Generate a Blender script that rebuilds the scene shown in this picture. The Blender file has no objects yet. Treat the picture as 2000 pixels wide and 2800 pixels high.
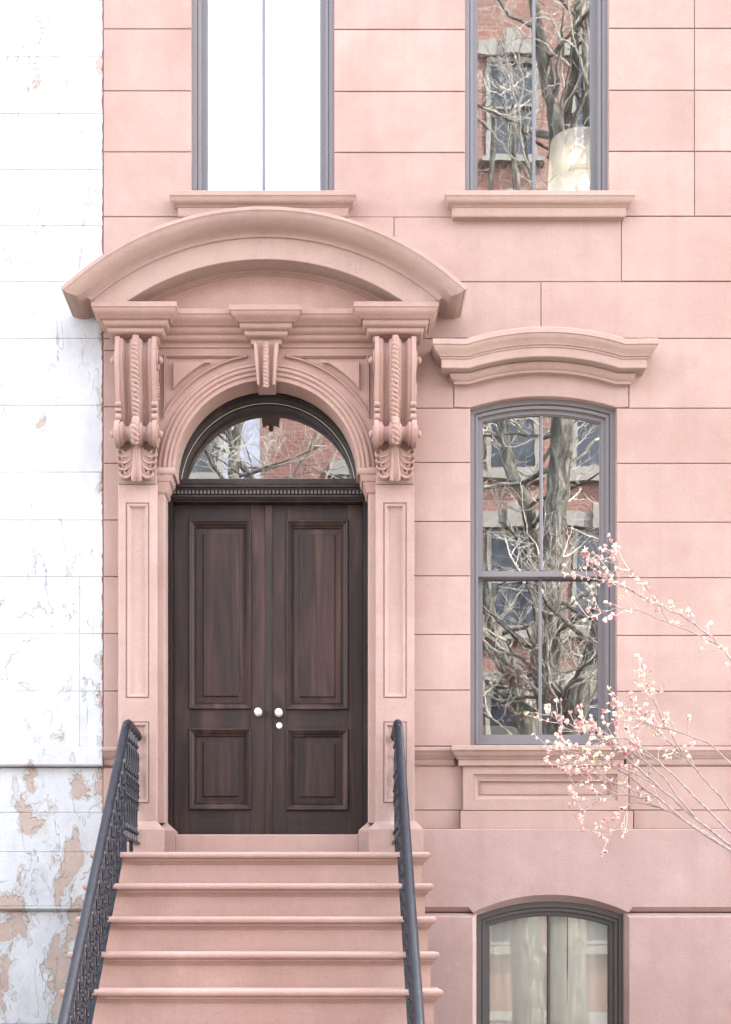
import bpy, bmesh, math, random
from mathutils import Vector, Matrix, noise as mnoise
PI = math.pi
SC = bpy.context.scene
COL = SC.collection

# ------------------------------------------------------------------ camera, sky, sun, exposure
K, D = 385.0, 10.0            # photo pixels per metre on the house front (y = 0), metres from camera to it
VPU, VPV = 905.0, 2560.0      # the photo pixel straight ahead of the lens (eye level)
cam_d = bpy.data.cameras.new('camera')
cam = bpy.data.objects.new('camera', cam_d); COL.objects.link(cam)
cam.location = (0, -D, 0); cam.rotation_euler = (PI/2, 0, 0)
cam_d.sensor_fit = 'HORIZONTAL'; cam_d.sensor_width = 36.0
cam_d.lens = 36.0*K*D/2000.0
cam_d.shift_x = (1000-VPU)/2000.0
cam_d.shift_y = (VPV-1400)/2000.0
cam_d.clip_start = 0.1; cam_d.clip_end = 2000
SC.camera = cam

SUN_EL, SUN_AZ = math.radians(46), math.radians(60)
w = bpy.data.worlds.new('World'); SC.world = w; w.use_nodes = True
wn, wl = w.node_tree.nodes, w.node_tree.links
bg = wn['Background']
sky = wn.new('ShaderNodeTexSky'); sky.sky_type = 'NISHITA'; sky.sun_disc = False
sky.sun_elevation = SUN_EL; sky.sun_rotation = SUN_AZ
sky.air_density = 1.0; sky.dust_density = 1.2; sky.ozone_density = 0.6
hs = wn.new('ShaderNodeHueSaturation'); hs.inputs['Saturation'].default_value = 0.38
wl.new(sky.outputs[0], hs.inputs['Color']); wl.new(hs.outputs[0], bg.inputs['Color'])
bg.inputs['Strength'].default_value = 0.15
sd = bpy.data.lights.new('sun', 'SUN'); sd.energy = 2.0; sd.angle = math.radians(0.5); sd.color = (1.0, 0.95, 0.88)
sun = bpy.data.objects.new('sun', sd); COL.objects.link(sun)
sdir = Vector((math.sin(SUN_AZ)*math.cos(SUN_EL), math.cos(SUN_AZ)*math.cos(SUN_EL), math.sin(SUN_EL)))
sun.rotation_euler = sdir.to_track_quat('Z', 'Y').to_euler()
sun.location = (6, 6, 20)
SC.view_settings.view_transform = 'Standard'
SC.view_settings.look = 'None'
SC.view_settings.gamma = 1.0
SC.view_settings.use_curve_mapping = False
SC.view_settings.exposure = 4.07
SC.render.engine = 'CYCLES'
SC.cycles.use_denoising = True
SC.cycles.max_bounces = 8
SC.cycles.sample_clamp_indirect = 8.0

# ------------------------------------------------------------------ helpers
def X(u, y=0.0): return (u-VPU)*(D+y)/(D*K)
def Z(v, y=0.0): return (VPV-v)*(D+y)/(D*K)
def P(u, v, y=0.0): return (X(u, y), y, Z(v, y))

class MB:
    """collects vertices and faces and links them as one mesh object"""
    def __init__(s): s.v = []; s.f = []
    def add(s, vs, fs):
        b = len(s.v); s.v += [tuple(p) for p in vs]; s.f += [tuple(i+b for i in f) for f in fs]
    def loft(s, rings, close=True, cap0=False, cap1=False):
        b = len(s.v); n = len(rings[0])
        for r in rings: s.v += [tuple(p) for p in r]
        for i in range(len(rings)-1):
            for j in range(n if close else n-1):
                k = (j+1) % n
                s.f.append((b+i*n+j, b+i*n+k, b+(i+1)*n+k, b+(i+1)*n+j))
        if cap0: s.f.append(tuple(b+j for j in range(n))[::-1])
        if cap1: s.f.append(tuple(b+(len(rings)-1)*n+j for j in range(n)))
    def box(s, x0, x1, y0, y1, z0, z1):
        r = lambda z: [(x0,y0,z),(x1,y0,z),(x1,y1,z),(x0,y1,z)]
        s.loft([r(z0), r(z1)], True, True, True)
    def slab(s, x0, x1, z0, z1, yf, yb, c=0.004):
        """upright slab whose front edges are chamfered by c"""
        r = lambda y, i: [(x0+i,y,z0+i),(x1-i,y,z0+i),(x1-i,y,z1-i),(x0+i,y,z1-i)]
        s.loft([r(yf, c), r(yf+c, 0), r(yb, 0)], True, True, True)
    def prism(s, poly, yf, yb, c=0.0):
        """(x, z) polygon, counter-clockwise, pushed back from yf to yb, front edge chamfered by c"""
        rings = []
        if c: rings.append([(x, yf, z) for x, z in inset(poly, c)]); rings.append([(x, yf+c, z) for x, z in poly])
        else: rings.append([(x, yf, z) for x, z in poly])
        rings.append([(x, yb, z) for x, z in poly])
        s.loft(rings, True, True, True)
    def tube(s, pts, rad, n=8, cap=True):
        pts = [Vector(p) for p in pts]; rings = []
        if not hasattr(rad, '__len__'): rad = [rad]*len(pts)
        up = None
        for i, p in enumerate(pts):
            t = (pts[min(i+1, len(pts)-1)]-pts[max(i-1, 0)])
            t = t.normalized() if t.length > 1e-9 else Vector((0,0,1))
            if up is None:
                up = Vector((0,0,1)) if abs(t.z) < .9 else Vector((1,0,0))
            a = t.cross(up)
            if a.length < 1e-5: a = t.cross(Vector((.3,1,.2)))
            a.normalize(); b = a.cross(t).normalized(); up = b
            rings.append([p+(a*math.cos(2*PI*k/n)+b*math.sin(2*PI*k/n))*rad[i] for k in range(n)])
        s.loft(rings, True, cap, cap)
    def lathe(s, prof, c, axis='z', n=20):
        """prof: list of (radius, height) along the axis from point c"""
        rings = []
        for r, h in prof:
            ring = []
            for k in range(n):
                a = 2*PI*k/n; p, q = r*math.cos(a), r*math.sin(a)
                if axis == 'z': ring.append((c[0]+p, c[1]+q, c[2]+h))
                elif axis == 'y': ring.append((c[0]+p, c[1]-h, c[2]+q))
                else: ring.append((c[0]+h, c[1]+p, c[2]+q))
            rings.append(ring)
        s.loft(rings, True, True, True)
    def returned(s, x0, x1, y0, yb, prof):
        """moulding with mitred side returns: prof of (projection, z); core front at y0, back at yb"""
        s.loft([[(x0-q,yb,z),(x0-q,y0-q,z),(x1+q,y0-q,z),(x1+q,yb,z)] for q, z in prof], True, True, True)
    def run_x(s, x0, x1, prof):
        """closed (y, z) profile run along x"""
        s.loft([[(x0,y,z) for y, z in prof], [(x1,y,z) for y, z in prof]], True, True, True)
    def build(s, name, mat, parent=None, smooth=35, kind=None, loc=None):
        me = bpy.data.meshes.new(name)
        me.from_pydata(s.v, [], s.f)
        bm = bmesh.new(); bm.from_mesh(me)
        bmesh.ops.recalc_face_normals(bm, faces=bm.faces)
        bm.to_mesh(me); bm.free()
        if smooth:
            me.polygons.foreach_set('use_smooth', [True]*len(me.polygons))
            me.set_sharp_from_angle(angle=math.radians(smooth))
        me.materials.append(mat)
        return link(name, me, parent, kind)

def link(name, me, parent=None, kind=None):
    o = bpy.data.objects.new(name, me); COL.objects.link(o)
    if parent is not None: o.parent = parent
    if kind: o['kind'] = kind
    return o

def inset(poly, c):
    n = len(poly); out = []
    for i in range(n):
        a, b, d = Vector(poly[i-1]), Vector(poly[i]), Vector(poly[(i+1) % n])
        e1, e2 = (b-a).normalized(), (d-b).normalized()
        n1, n2 = Vector((-e1.y, e1.x)), Vector((-e2.y, e2.x))
        m = (n1+n2); m = m/max(m.dot(n1), .25) if m.length > 1e-6 else n1
        out.append(tuple(b+m*c))
    return out

def thing(name, label, cat, loc=(0,0,0), group=None):
    o = bpy.data.objects.new(name, None); COL.objects.link(o)
    o.location = loc; o['label'] = label; o['category'] = cat
    if group: o['group'] = group
    return o
def put(o, parent):
    """parents a mesh that was built in world coordinates"""
    o.parent = parent; o.matrix_parent_inverse = Matrix.Translation(parent.location).inverted(); return o
def child(mb, name, mat, parent, smooth=35, label=None):
    """builds in world coordinates and parents without moving"""
    o = mb.build(name, mat, None, smooth)
    off = parent.location.copy() if parent is not None and parent.parent is None else Vector((0,0,0))
    o.parent = parent; o.matrix_parent_inverse = Matrix.Translation(-off) if off.length else Matrix.Identity(4)
    if label: o['label'] = label
    return o

def arc(cx, cz, r, a0, a1, n):
    """points on a circle, angles in degrees from straight up, clockwise positive (to +x)"""
    return [(cx+r*math.sin(math.radians(a0+(a1-a0)*i/n)), cz+r*math.cos(math.radians(a0+(a1-a0)*i/n))) for i in range(n+1)]

# ------------------------------------------------------------------ materials
def mat(name, base=(.5,.5,.5), rough=.7, metal=0.0):
    m = bpy.data.materials.new(name); m.use_nodes = True
    b = m.node_tree.nodes['Principled BSDF']
    b.inputs['Base Color'].default_value = (*base, 1); b.inputs['Roughness'].default_value = rough
    b.inputs['Metallic'].default_value = metal
    return m
class N:
    def __init__(s, m):
        s.m = m; s.t = m.node_tree; s.n = s.t.nodes; s.l = s.t.links; s.b = s.n['Principled BSDF']
        s.co = s.n.new('ShaderNodeTexCoord').outputs['Object']
    def mapping(s, scale=(1,1,1), loc=(0,0,0), vec=None):
        k = s.n.new('ShaderNodeMapping'); k.inputs['Scale'].default_value = scale; k.inputs['Location'].default_value = loc
        s.l.new(vec or s.co, k.inputs['Vector']); return k.outputs[0]
    def noise(s, scale, detail=4, rough=.55, vec=None, dist=0.0):
        k = s.n.new('ShaderNodeTexNoise'); k.inputs['Scale'].default_value = scale; k.inputs['Detail'].default_value = detail
        k.inputs['Roughness'].default_value = rough; k.inputs['Distortion'].default_value = dist
        s.l.new(vec or s.co, k.inputs['Vector']); return k.outputs['Fac']
    def ramp(s, fac, stops):
        k = s.n.new('ShaderNodeValToRGB'); e = k.color_ramp.elements
        while len(e) < len(stops): e.new(.5)
        for i, (p, c) in enumerate(stops):
            e[i].position = p; e[i].color = (*c, 1) if hasattr(c, '__len__') else (c, c, c, 1)
        s.l.new(fac, k.inputs[0]); return k.outputs[0]
    def mix(s, fac, a, b, mode='MIX'):
        k = s.n.new('ShaderNodeMix'); k.data_type = 'RGBA'; k.blend_type = mode
        for sock, val in ((k.inputs[0], fac), (k.inputs[6], a), (k.inputs[7], b)):
            if hasattr(val, 'is_linked'): s.l.new(val, sock)
            elif hasattr(val, '__len__'): sock.default_value = (*val, 1)
            else: sock.default_value = val
        return k.outputs[2]
    def math(s, op, a, b=0.0, clamp=False):
        k = s.n.new('ShaderNodeMath'); k.operation = op; k.use_clamp = clamp
        for sock, val in ((k.inputs[0], a), (k.inputs[1], b)):
            if hasattr(val, 'is_linked'): s.l.new(val, sock)
            else: sock.default_value = val
        return k.outputs[0]
    def sep(s, vec=None):
        k = s.n.new('ShaderNodeSeparateXYZ'); s.l.new(vec or s.co, k.inputs[0]); return k.outputs
    def bump(s, h, strength=.3, dist=.01, normal=None):
        k = s.n.new('ShaderNodeBump'); k.inputs['Strength'].default_value = strength; k.inputs['Distance'].default_value = dist
        s.l.new(h, k.inputs['Height'])
        if normal is not None: s.l.new(normal, k.inputs['Normal'])
        return k.outputs[0]
    def rand(s):
        return s.n.new('ShaderNodeObjectInfo').outputs['Random']
    def out(s, col=None, normal=None, rough=None):
        if col is not None: s.l.new(col, s.b.inputs['Base Color'])
        if normal is not None: s.l.new(normal, s.b.inputs['Normal'])
        if rough is not None: s.l.new(rough, s.b.inputs['Roughness'])
        return s.m

def stone_mat(name, a, b, c, weather=None):
    m = N(mat(name, a, .88))
    m.b.inputs['Specular IOR Level'].default_value = .25
    big = m.ramp(m.noise(1.3, 5, .6), [(.33, a), (.52, b), (.7, c)])
    blot = m.noise(5.5, 5, .65, dist=.4)
    col = m.mix(m.ramp(blot, [(.38, .0), (.68, .32)]), big, tuple(x*.8 for x in a))
    r = m.rand()
    col = m.mix(1.0, col, m.ramp(r, [(0, .89), (1, 1.0)]), 'MULTIPLY')
    grain = m.noise(95, 3, .7)
    col = m.mix(.35, col, m.ramp(grain, [(.3, .70), (.52, 1.0), (.72, 1.3)]), 'MULTIPLY')
    drip = m.noise(1.0, 5, .6, m.mapping((8, 8, .42)))
    col = m.mix(m.ramp(drip, [(.52, 0), (.78, .30)]), col, tuple(x*.72 for x in a))
    if weather:
        st = m.noise(3.0, 6, .7, m.mapping((1.6, 1.6, .45)))
        col = m.mix(m.ramp(st, [(.38, 0), (.66, .62)]), col, weather)
        st2 = m.noise(26, 5, .7)
        col = m.mix(m.ramp(st2, [(.55, 0), (.75, .3)]), col, tuple(x*.55 for x in weather))
    n1 = m.bump(m.noise(120, 3, .75), .55, .0035)
    n2 = m.bump(m.noise(9, 5, .6), .22, .012, n1)
    return m.out(col, n2)
PK = (.328, .221, .184); PL = (.358, .250, .212); PB = (.298, .192, .157)
STONE = stone_mat('pink_brownstone', PB, PK, PL)
STONE_C = stone_mat('shade_tinted_brownstone', (.285,.172,.136), (.315,.198,.160), (.345,.228,.188))  # carved entrance stone: redder, darker colour paints in the shade beneath the hood
STONE_W = stone_mat('weathered_brownstone', PB, PK, PL, (.312, .220, .170))
STEP = stone_mat('step_brownstone', (.322,.203,.166), (.356,.232,.192), (.388,.260,.218), (.295,.188,.152))
STONE_B = stone_mat('basement_brownstone', (.290,.187,.162), (.320,.215,.189), (.35,.24,.213))
JOINT = stone_mat('joint_mortar', (.26,.145,.12), (.29,.165,.14), (.31,.18,.155))

def white_mat():
    m = N(mat('peeling_white_paint', (.8,.8,.8), .7))
    xyz = m.sep()
    # paint gives way more towards the foot of the wall and along its right edge
    zf = m.math('MULTIPLY', m.math('SUBTRACT', 3.6, xyz[2]), .030, True)
    low = m.math('MULTIPLY', m.math('LESS_THAN', xyz[2], 1.2), .018)
    xf = m.ramp(m.math('ADD', xyz[0], 1.80), [(0, 0), (.10, .005), (.185, .085)])
    patch = m.noise(3.1, 7, .62, m.mapping((1.3, 1, .75)), .35)
    dens = m.math('ADD', m.math('ADD', m.math('ADD', patch, zf), low), xf)
    mask = m.ramp(dens, [(.690, 0), (.698, 1)])
    lay = m.ramp(dens, [(.655, 0), (.662, 1)])
    paint = m.ramp(m.noise(2.2, 4), [(.3, (.325,.326,.328)), (.7, (.40,.398,.392))])
    paint = m.mix(m.ramp(m.noise(7, 6, .7, m.mapping((1,1,.35))), [(.5, 0), (.8, .45)]), paint, (.22,.222,.228))
    cn = m.noise(1.9, 5, .6, m.mapping((1.5, 1, .6), (4.1, 2, 7.7)), .5)
    crack = m.ramp(m.math('ABSOLUTE', m.math('SUBTRACT', cn, .5)), [(.0, 1), (.0045, 0)])
    crack = m.math('MULTIPLY', crack, m.ramp(m.noise(3.1, 3, vec=m.mapping((1,1,1), (9,3,1))), [(.50, 0), (.58, 1)]))
    paint = m.mix(m.math('MULTIPLY', crack, .55), paint, (.16,.16,.17))
    under = m.ramp(m.noise(8, 6, .7), [(.3, (.25,.175,.140)), (.55, (.30,.228,.185)), (.75, (.175,.155,.145))])
    prim = m.mix(lay, paint, (.345,.33,.305))
    col = m.mix(mask, prim, under)
    h = m.math('ADD', m.math('MULTIPLY', mask, -1.0), m.math('MULTIPLY', lay, -.5))
    h = m.math('ADD', h, m.math('MULTIPLY', crack, -.6))
    n1 = m.bump(h, .9, .012)
    n2 = m.bump(m.noise(16, 7, .72), .6, .014, n1)
    return m.out(col, n2)
WHITE = white_mat()

def paint_mat(name, c, rough=.5):
    m = N(mat(name, c, rough))
    col = m.mix(m.ramp(m.noise(6, 5, .65), [(.35, 0), (.7, .35)]), c, tuple(x*.82 for x in c))
    return m.out(col, m.bump(m.noise(60, 3), .12, .004))
FRAME = paint_mat('mauve_grey_paint', (.130,.117,.117))
FRAME2 = paint_mat('dark_taupe_paint', (.050,.043,.039))

def wood_mat(name, a, b, c, sc=(14, 14, .9)):
    m = N(mat(name, a, .45)); m.b.inputs['Specular IOR Level'].default_value = .22
    r = m.rand()
    off = m.n.new('ShaderNodeCombineXYZ'); m.l.new(m.math('MULTIPLY', r, 17.0), off.inputs[0]); m.l.new(m.math('MULTIPLY', r, 9.0), off.inputs[2])
    va = m.n.new('ShaderNodeVectorMath'); va.operation = 'ADD'; m.l.new(m.co, va.inputs[0]); m.l.new(off.outputs[0], va.inputs[1])
    g = m.noise(1.0, 7, .62, m.mapping(sc, vec=va.outputs[0]), 1.1)
    st = m.noise(1.0, 4, .5, m.mapping((5, 5, .7), vec=va.outputs[0]), .8)
    col = m.ramp(g, [(.28, a), (.5, b), (.75, c)])
    col = m.mix(m.ramp(st, [(.50, 0), (.72, .65)]), col, tuple(x*1.9 for x in c))
    fine = m.noise(1.0, 3, .6, m.mapping((240, 240, 7), vec=va.outputs[0]))
    col = m.mix(.5, col, m.ramp(fine, [(.3, .6), (.6, 1.15)]), 'MULTIPLY')
    return m.out(col, m.bump(fine, .14, .002), m.ramp(g, [(.3, .40), (.7, .58)]))
WOOD = wood_mat('dark_walnut', (.0165,.0112,.0094), (.027,.0168,.0138), (.051,.0275,.0215))
WOODH = wood_mat('dark_walnut_crosswise', (.0155,.0110,.0100), (.023,.0155,.0134), (.037,.022,.0183), (.9, 14, 14))
GILT = mat('gilt_bead', (.34,.30,.21), .4)
PORC = mat('porcelain', (.66,.63,.57), .18)
BRASS = mat('worn_brass', (.62,.55,.42), .35, .8)
IRONM = N(mat('black_iron', (.012,.012,.016), .38)); IRONM.b.inputs['Specular IOR Level'].default_value = .3
IRON = IRONM.out(IRONM.ramp(IRONM.noise(30, 6, .7), [(.35, (.006,.006,.009)), (.6, (.013,.013,.018)), (.78, (.032,.030,.031))]),
                 IRONM.bump(IRONM.noise(45, 5, .7), .25, .004), IRONM.ramp(IRONM.noise(12, 4), [(.3, .28), (.7, .5)]))

def glass_mat(name, refl, wav, tint=(.93,.95,.94)):
    m = bpy.data.materials.new(name); m.use_nodes = True
    t = m.node_tree; t.nodes.clear()
    o = t.nodes.new('ShaderNodeOutputMaterial'); mx = t.nodes.new('ShaderNodeMixShader')
    tr = t.nodes.new('ShaderNodeBsdfTransparent'); gl = t.nodes.new('ShaderNodeBsdfGlossy')
    gl.inputs['Roughness'].default_value = 0.0; gl.inputs['Color'].default_value = (1,1,1,1)
    tr.inputs['Color'].default_value = (*tint, 1)
    lw = t.nodes.new('ShaderNodeFresnel'); lw.inputs['IOR'].default_value = 1.5
    ad = t.nodes.new('ShaderNodeMath'); ad.operation = 'ADD'; ad.inputs[1].default_value = refl; ad.use_clamp = True
    t.links.new(lw.outputs[0], ad.inputs[0]); t.links.new(ad.outputs[0], mx.inputs[0])
    co = t.nodes.new('ShaderNodeTexCoord'); rn = t.nodes.new('ShaderNodeObjectInfo')
    nz = t.nodes.new('ShaderNodeTexNoise'); nz.noise_dimensions = '4D'; nz.inputs['Scale'].default_value = 2.6; nz.inputs['Detail'].default_value = 1.5
    ml = t.nodes.new('ShaderNodeMath'); ml.operation = 'MULTIPLY'; ml.inputs[1].default_value = 40
    t.links.new(rn.outputs['Random'], ml.inputs[0]); t.links.new(ml.outputs[0], nz.inputs['W'])
    mp = t.nodes.new('ShaderNodeMapping'); mp.inputs['Scale'].default_value = (1.0, 1.0, 1.7)
    t.links.new(co.outputs['Object'], mp.inputs[0]); t.links.new(mp.outputs[0], nz.inputs['Vector'])
    bp = t.nodes.new('ShaderNodeBump'); bp.inputs['Strength'].default_value = 1.0; bp.inputs['Distance'].default_value = wav
    t.links.new(nz.outputs['Fac'], bp.inputs['Height']); t.links.new(bp.outputs[0], gl.inputs['Normal'])
    t.links.new(tr.outputs[0], mx.inputs[1]); t.links.new(gl.outputs[0], mx.inputs[2]); t.links.new(mx.outputs[0], o.inputs[0])
    return m
GLASS = glass_mat('old_window_glass', .20, .0005)
GLASS_T = glass_mat('fanlight_glass', .20, .0003)
GLASS_B = glass_mat('basement_glass', .07, .0004)

ROOM = mat('dim_room_plaster', (.16,.145,.13), .9)
CURT = mat('white_curtain', (.40,.40,.392), .9)
CREAM = mat('cream_cloth', (.52,.49,.37), .9)

# ------------------------------------------------------------------ setting: ground, street
G = -1.574
GN = N(mat('city_ground', (.12,.12,.115), .95)); GN.out(GN.ramp(GN.noise(.6, 5), [(.3, (.10,.10,.095)), (.7, (.15,.145,.135))]))
ASPH = N(mat('asphalt', (.05,.05,.05), .9)); ASPH.out(ASPH.ramp(ASPH.noise(4, 6), [(.3, (.042,.042,.043)), (.7, (.065,.064,.062))]), ASPH.bump(ASPH.noise(200, 2), .3, .004))
CONC = N(mat('pavement_concrete', (.38,.37,.35), .9)); CONC.out(CONC.ramp(CONC.noise(3, 6), [(.3, (.15,.147,.14)), (.7, (.21,.205,.19))]), CONC.bump(CONC.noise(150, 2), .2, .003))
gm = MB(); gm.add([(-300,-300,G-.17),(300,-300,G-.17),(300,300,G-.17),(-300,300,G-.17)], [(0,1,2,3)])
gm.build('ground', GN.m, None, 0, 'structure')
rm = MB(); rm.box(-60, 60, -13.0, -6.0, G-.165, G-.13); rm.build('road', ASPH.m, None, 0, 'structure')
pm = MB(); pm.box(-60, 60, -6.0, 0.3, G-.16, G); pm.build('pavement', CONC.m, None, 0, 'structure')
pm = MB(); pm.box(-60, 60, -19.3, -13.0, G-.16, G); pm.build('pavement', CONC.m, None, 0, 'structure')

# ------------------------------------------------------------------ the pink brownstone house
CX = -0.4545                       # middle line of the entrance
ROOF = 8.3
house = thing('brownstone_house', 'pink brownstone row house with an arched double door and tall sash windows', 'house', (0,0,0))
XR = 9.0
XL = X(283)

def blk(u0, u1, v0, v1, yf=0.0, yb=.16, c=.0035, gap=.0024, m=STONE, name='stone_block'):
    b = MB(); b.slab(X(u0,yf)+gap, X(u1,yf)-gap, Z(v1,yf)+gap, Z(v0,yf)-gap, yf, yb, c)
    return child(b, name, m, house)

# courses: upper storey
LW0, LW1, RW0, RW1 = 524, 914, 1273, 1665         # upper window openings
up = [-640, -440, -265, -92, 78, 247.5, 414.5, 592]
for a, b in zip(up[:-1], up[1:]):
    blk(283, LW0, a, b); blk(LW1, RW0, a+2 if a > 0 else a, b+1.5)
    blk(RW1, 1900, a-1, b-1.5); blk(1900, 2700, a-1, b-1.5)
blk(283, 1078, 592, 770); blk(1078, 1700, 592.5, 770); blk(1700, 2700, 591, 768.5)
blk(283, 800, 770, 925); blk(800, 1480, 770, 925); blk(1480, 2050, 769.5, 925); blk(2050, 2700, 768.5, 925)
# stones under the sills of the upper windows
for a, b in ((LW0, LW1), (RW0, RW1)):
    blk(a, b, 522, 592)
# strip left of the entrance
ls = [925, 958, 1112, 1267, 1422, 1577, 1733, 1890, 2046]
for a, b in zip(ls[:-1], ls[1:]): blk(283, 345, a, b)
blk(283, 345, 2100, 2216); blk(283, 345, 2216, 2420); blk(283, 345, 2420, 2640)
# stones each side of the parlour window
bl = [925, 1116, 1264.5, 1426, 1575, 1735.5, 1887.5, 2041]
for i, (a, b) in enumerate(zip(bl[:-1], bl[1:])):
    blk(1110, 1241 if i == 0 else 1287.5, a, b)
br = [925, 1116, 1267, 1428, 1580, 1738, 1891, 2041]
for i, (a, b) in enumerate(zip(br[:-1], br[1:])):
    blk(1721 if i == 0 else 1687, 2085, a, b); blk(2085, 2700, a, b)
# lintel over the parlour window, its foot cut to the segmental arch
MW = dict(x0=X(1287.5), x1=X(1687), zs=Z(1114), rise=.080, z0=Z(2038))
def seg(x0, x1, zs, rise, n=18):
    """segmental arch from the left spring to the right one, plus centre and radius"""
    h = (x1-x0)/2; R = (h*h+rise*rise)/(2*rise); cx = (x0+x1)/2; cz = zs+rise-R
    a = math.degrees(math.asin(h/R))
    return arc(cx, cz, R, -a, a, n), cx, cz, R
sa, *_ = seg(MW['x0'], MW['x1'], MW['zs'], MW['rise'])
b = MB()
b.prism([(X(1241)+.004, MW['zs']+.003)] + sa + [(X(1721)-.004, MW['zs']+.003), (X(1721)-.004, Z(925)), (X(1241)+.004, Z(925))], 0.0, .16, .004)
child(b, 'lintel', STONE, house)

# mortar bed behind the stones, left open at the windows and the entrance
def pierced(x0, x1, z0, z1, holes, yf, yb):
    b = MB()
    xs = sorted({x0, x1} | {h[i] for h in holes for i in (0, 1)}); zs = sorted({z0, z1} | {h[i] for h in holes for i in (2, 3)})
    for i in range(len(xs)-1):
        for j in range(len(zs)-1):
            cx, cz = (xs[i]+xs[i+1])/2, (zs[j]+zs[j+1])/2
            if not any(h[0] < cx < h[1] and h[2] < cz < h[3] for h in holes):
                b.box(xs[i], xs[i+1], yf, yb, zs[j], zs[j+1])
    return b
holes = [(X(LW0), X(LW1), Z(525), 7.6), (X(RW0), X(RW1), Z(525), 7.6),
         (MW['x0'], MW['x1'], MW['z0'], MW['zs']+.12), (CX-.78, CX+.78, .50, 4.05),
         (X(1296), X(1714), -1.3, .31)]
child(pierced(XL-.022, XR, G, ROOF, holes, .014, .24), 'mortar_bed', JOINT, house, 0)

# body of the house behind the front: party walls, roof, rooms
body = MB()
body.box(XL, XR, .2401, 9, ROOF, ROOF+.4)                   # roof
body.box(XL, XL+.2, .2401, 9, G, ROOF); body.box(XR-.2, XR, .2401, 9, G, ROOF); body.box(XL, XR, 9, 9.2, G, ROOF)
child(body, 'house_body', JOINT, house, 0)
rooms = MB()
def room(x0, x1, z0, z1, y1=3.6):
    y0 = .245
    rooms.box(x0, x1, y1, y1+.05, z0, z1); rooms.box(x0-.05, x0, y0, y1, z0, z1); rooms.box(x1, x1+.05, y0, y1, z0, z1)
    rooms.box(x0, x1, y0, y1, z0-.05, z0); rooms.box(x0, x1, y0, y1, z1, z1+.05)
room(-1.5, .3, 4.5, 7.9); room(.5, 3.3, 4.5, 7.9); room(.4, 3.3, .76, 4.2); room(.6, 3.3, -1.5, .55); room(-1.35, .35, .55, 4.1, 2.5)
child(rooms, 'interior', ROOM, house, 0)

# ---- windows
def outline(x0, x1, z0, zs, rise, w, wb, n=18):
    """window outline inset by w at the sides and head, wb at the foot"""
    if rise <= 0:
        return [(x0+w, z0+wb), (x1-w, z0+wb), (x1-w, zs-w), (x0+w, zs-w)]
    h = (x1-x0)/2; R = (h*h+rise*rise)/(2*rise); cx = (x0+x1)/2; cz = zs+rise-R
    a = math.degrees(math.asin((h-w)/(R-w)))
    return [(x0+w, z0+wb), (x1-w, z0+wb)] + arc(cx, cz, R-w, a, -a, n)
def ring(b, o, i, y0, y1):
    """a frame between outline o and outline i, from y0 back to y1"""
    L = lambda q, y: [(x, y, z) for x, z in q]
    b.loft([L(o, y1), L(o, y0), L(i, y0), L(i, y1)], True)
    n = len(o); k = len(b.v)
def window(x0, x1, z0, zs, rise, zm, y0, m, glass, label=None, bar=.022, w=(.034,.062,.099), wb=(.012,.030,.095), meet=.042):
    cas = MB()
    o0 = outline(x0, x1, z0, zs, rise, -.012, -.012)
    o1 = outline(x0, x1, z0, zs, rise, w[0], wb[0]); o2 = outline(x0, x1, z0, zs, rise, w[1], wb[1])
    o1b = outline(x0, x1, z0, zs, rise, w[0]+.008, wb[0]+.006)
    ring(cas, o0, o1, y0, y0+.16); ring(cas, o1, o1b, y0+.022, y0+.16); ring(cas, o1b, o2, y0+.014, y0+.16)
    c = child(cas, 'window', m, house, 30, label)
    cx = (x0+x1)/2
    # upper sash, in front
    s = MB(); ins = outline(x0, x1, z0, zs, rise, w[2], wb[2])
    ring(s, outline(x0, x1, zm, zs, rise, w[1]-.003, 0), outline(x0, x1, zm, zs, rise, w[2]-.008, meet-.006), y0+.040, y0+.085)
    ring(s, outline(x0, x1, zm, zs, rise, w[2]-.009, meet-.007), outline(x0, x1, zm, zs, rise, w[2], meet), y0+.052, y0+.085)
    child(s, 'sash', m, c, 30)
    apex = zs+max(rise, 0)-w[2]
    mu = MB(); mu.slab(cx-bar/2, cx+bar/2, zm+meet, apex+.002, y0+.047, y0+.078, .005); child(mu, 'glazing_bar', m, c)
    def pane(xa, xb, za, zb, y, arched):
        p = MB(); pts = [(xa, za), (xb, za)]
        if arched and rise > 0:
            h = (x1-x0)/2; R = (h*h+rise*rise)/(2*rise); cz = zs+rise-R
            for k in range(9):
                xx = xb+(xa-xb)*k/8; pts.append((xx, cz+math.sqrt((R-w[2]+.006)**2-(xx-cx)**2)))
        else: pts += [(xb, zb), (xa, zb)]
        p.add([(a, y, q) for a, q in pts], [tuple(range(len(pts)))])
        return child(p, 'pane', glass, c, 0)
    gx = w[2]-.005
    pane(x0+gx, cx-.001, zm+.02, zs-gx, y0+.066, True); pane(cx+.001, x1-gx, zm+.02, zs-gx, y0+.066, True)
    if zm > z0+.1:
        s = MB()
        ring(s, outline(x0, x1, z0, zm+.098, 0, w[1]-.003, wb[1]-.003), outline(x0, x1, z0, zm+.098, 0, w[2]+.002, wb[2]), y0+.088, y0+.13)
        child(s, 'sash', m, c, 30)
        mu = MB(); mu.slab(cx-bar/2, cx+bar/2, z0+wb[2], zm, y0+.094, y0+.124, .005); child(mu, 'glazing_bar', m, c)
        pane(x0+gx+.004, cx-.001, z0+wb[2]-.01, zm, y0+.112, False); pane(cx+.001, x1-gx-.004, z0+wb[2]-.01, zm, y0+.112, False)
    return c
window(X(LW0), X(LW1), Z(517), 7.60, -1, 7.0, .05, FRAME, GLASS, 'upper window with white curtains behind the glass', wb=(.006,.012,.024))
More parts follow.
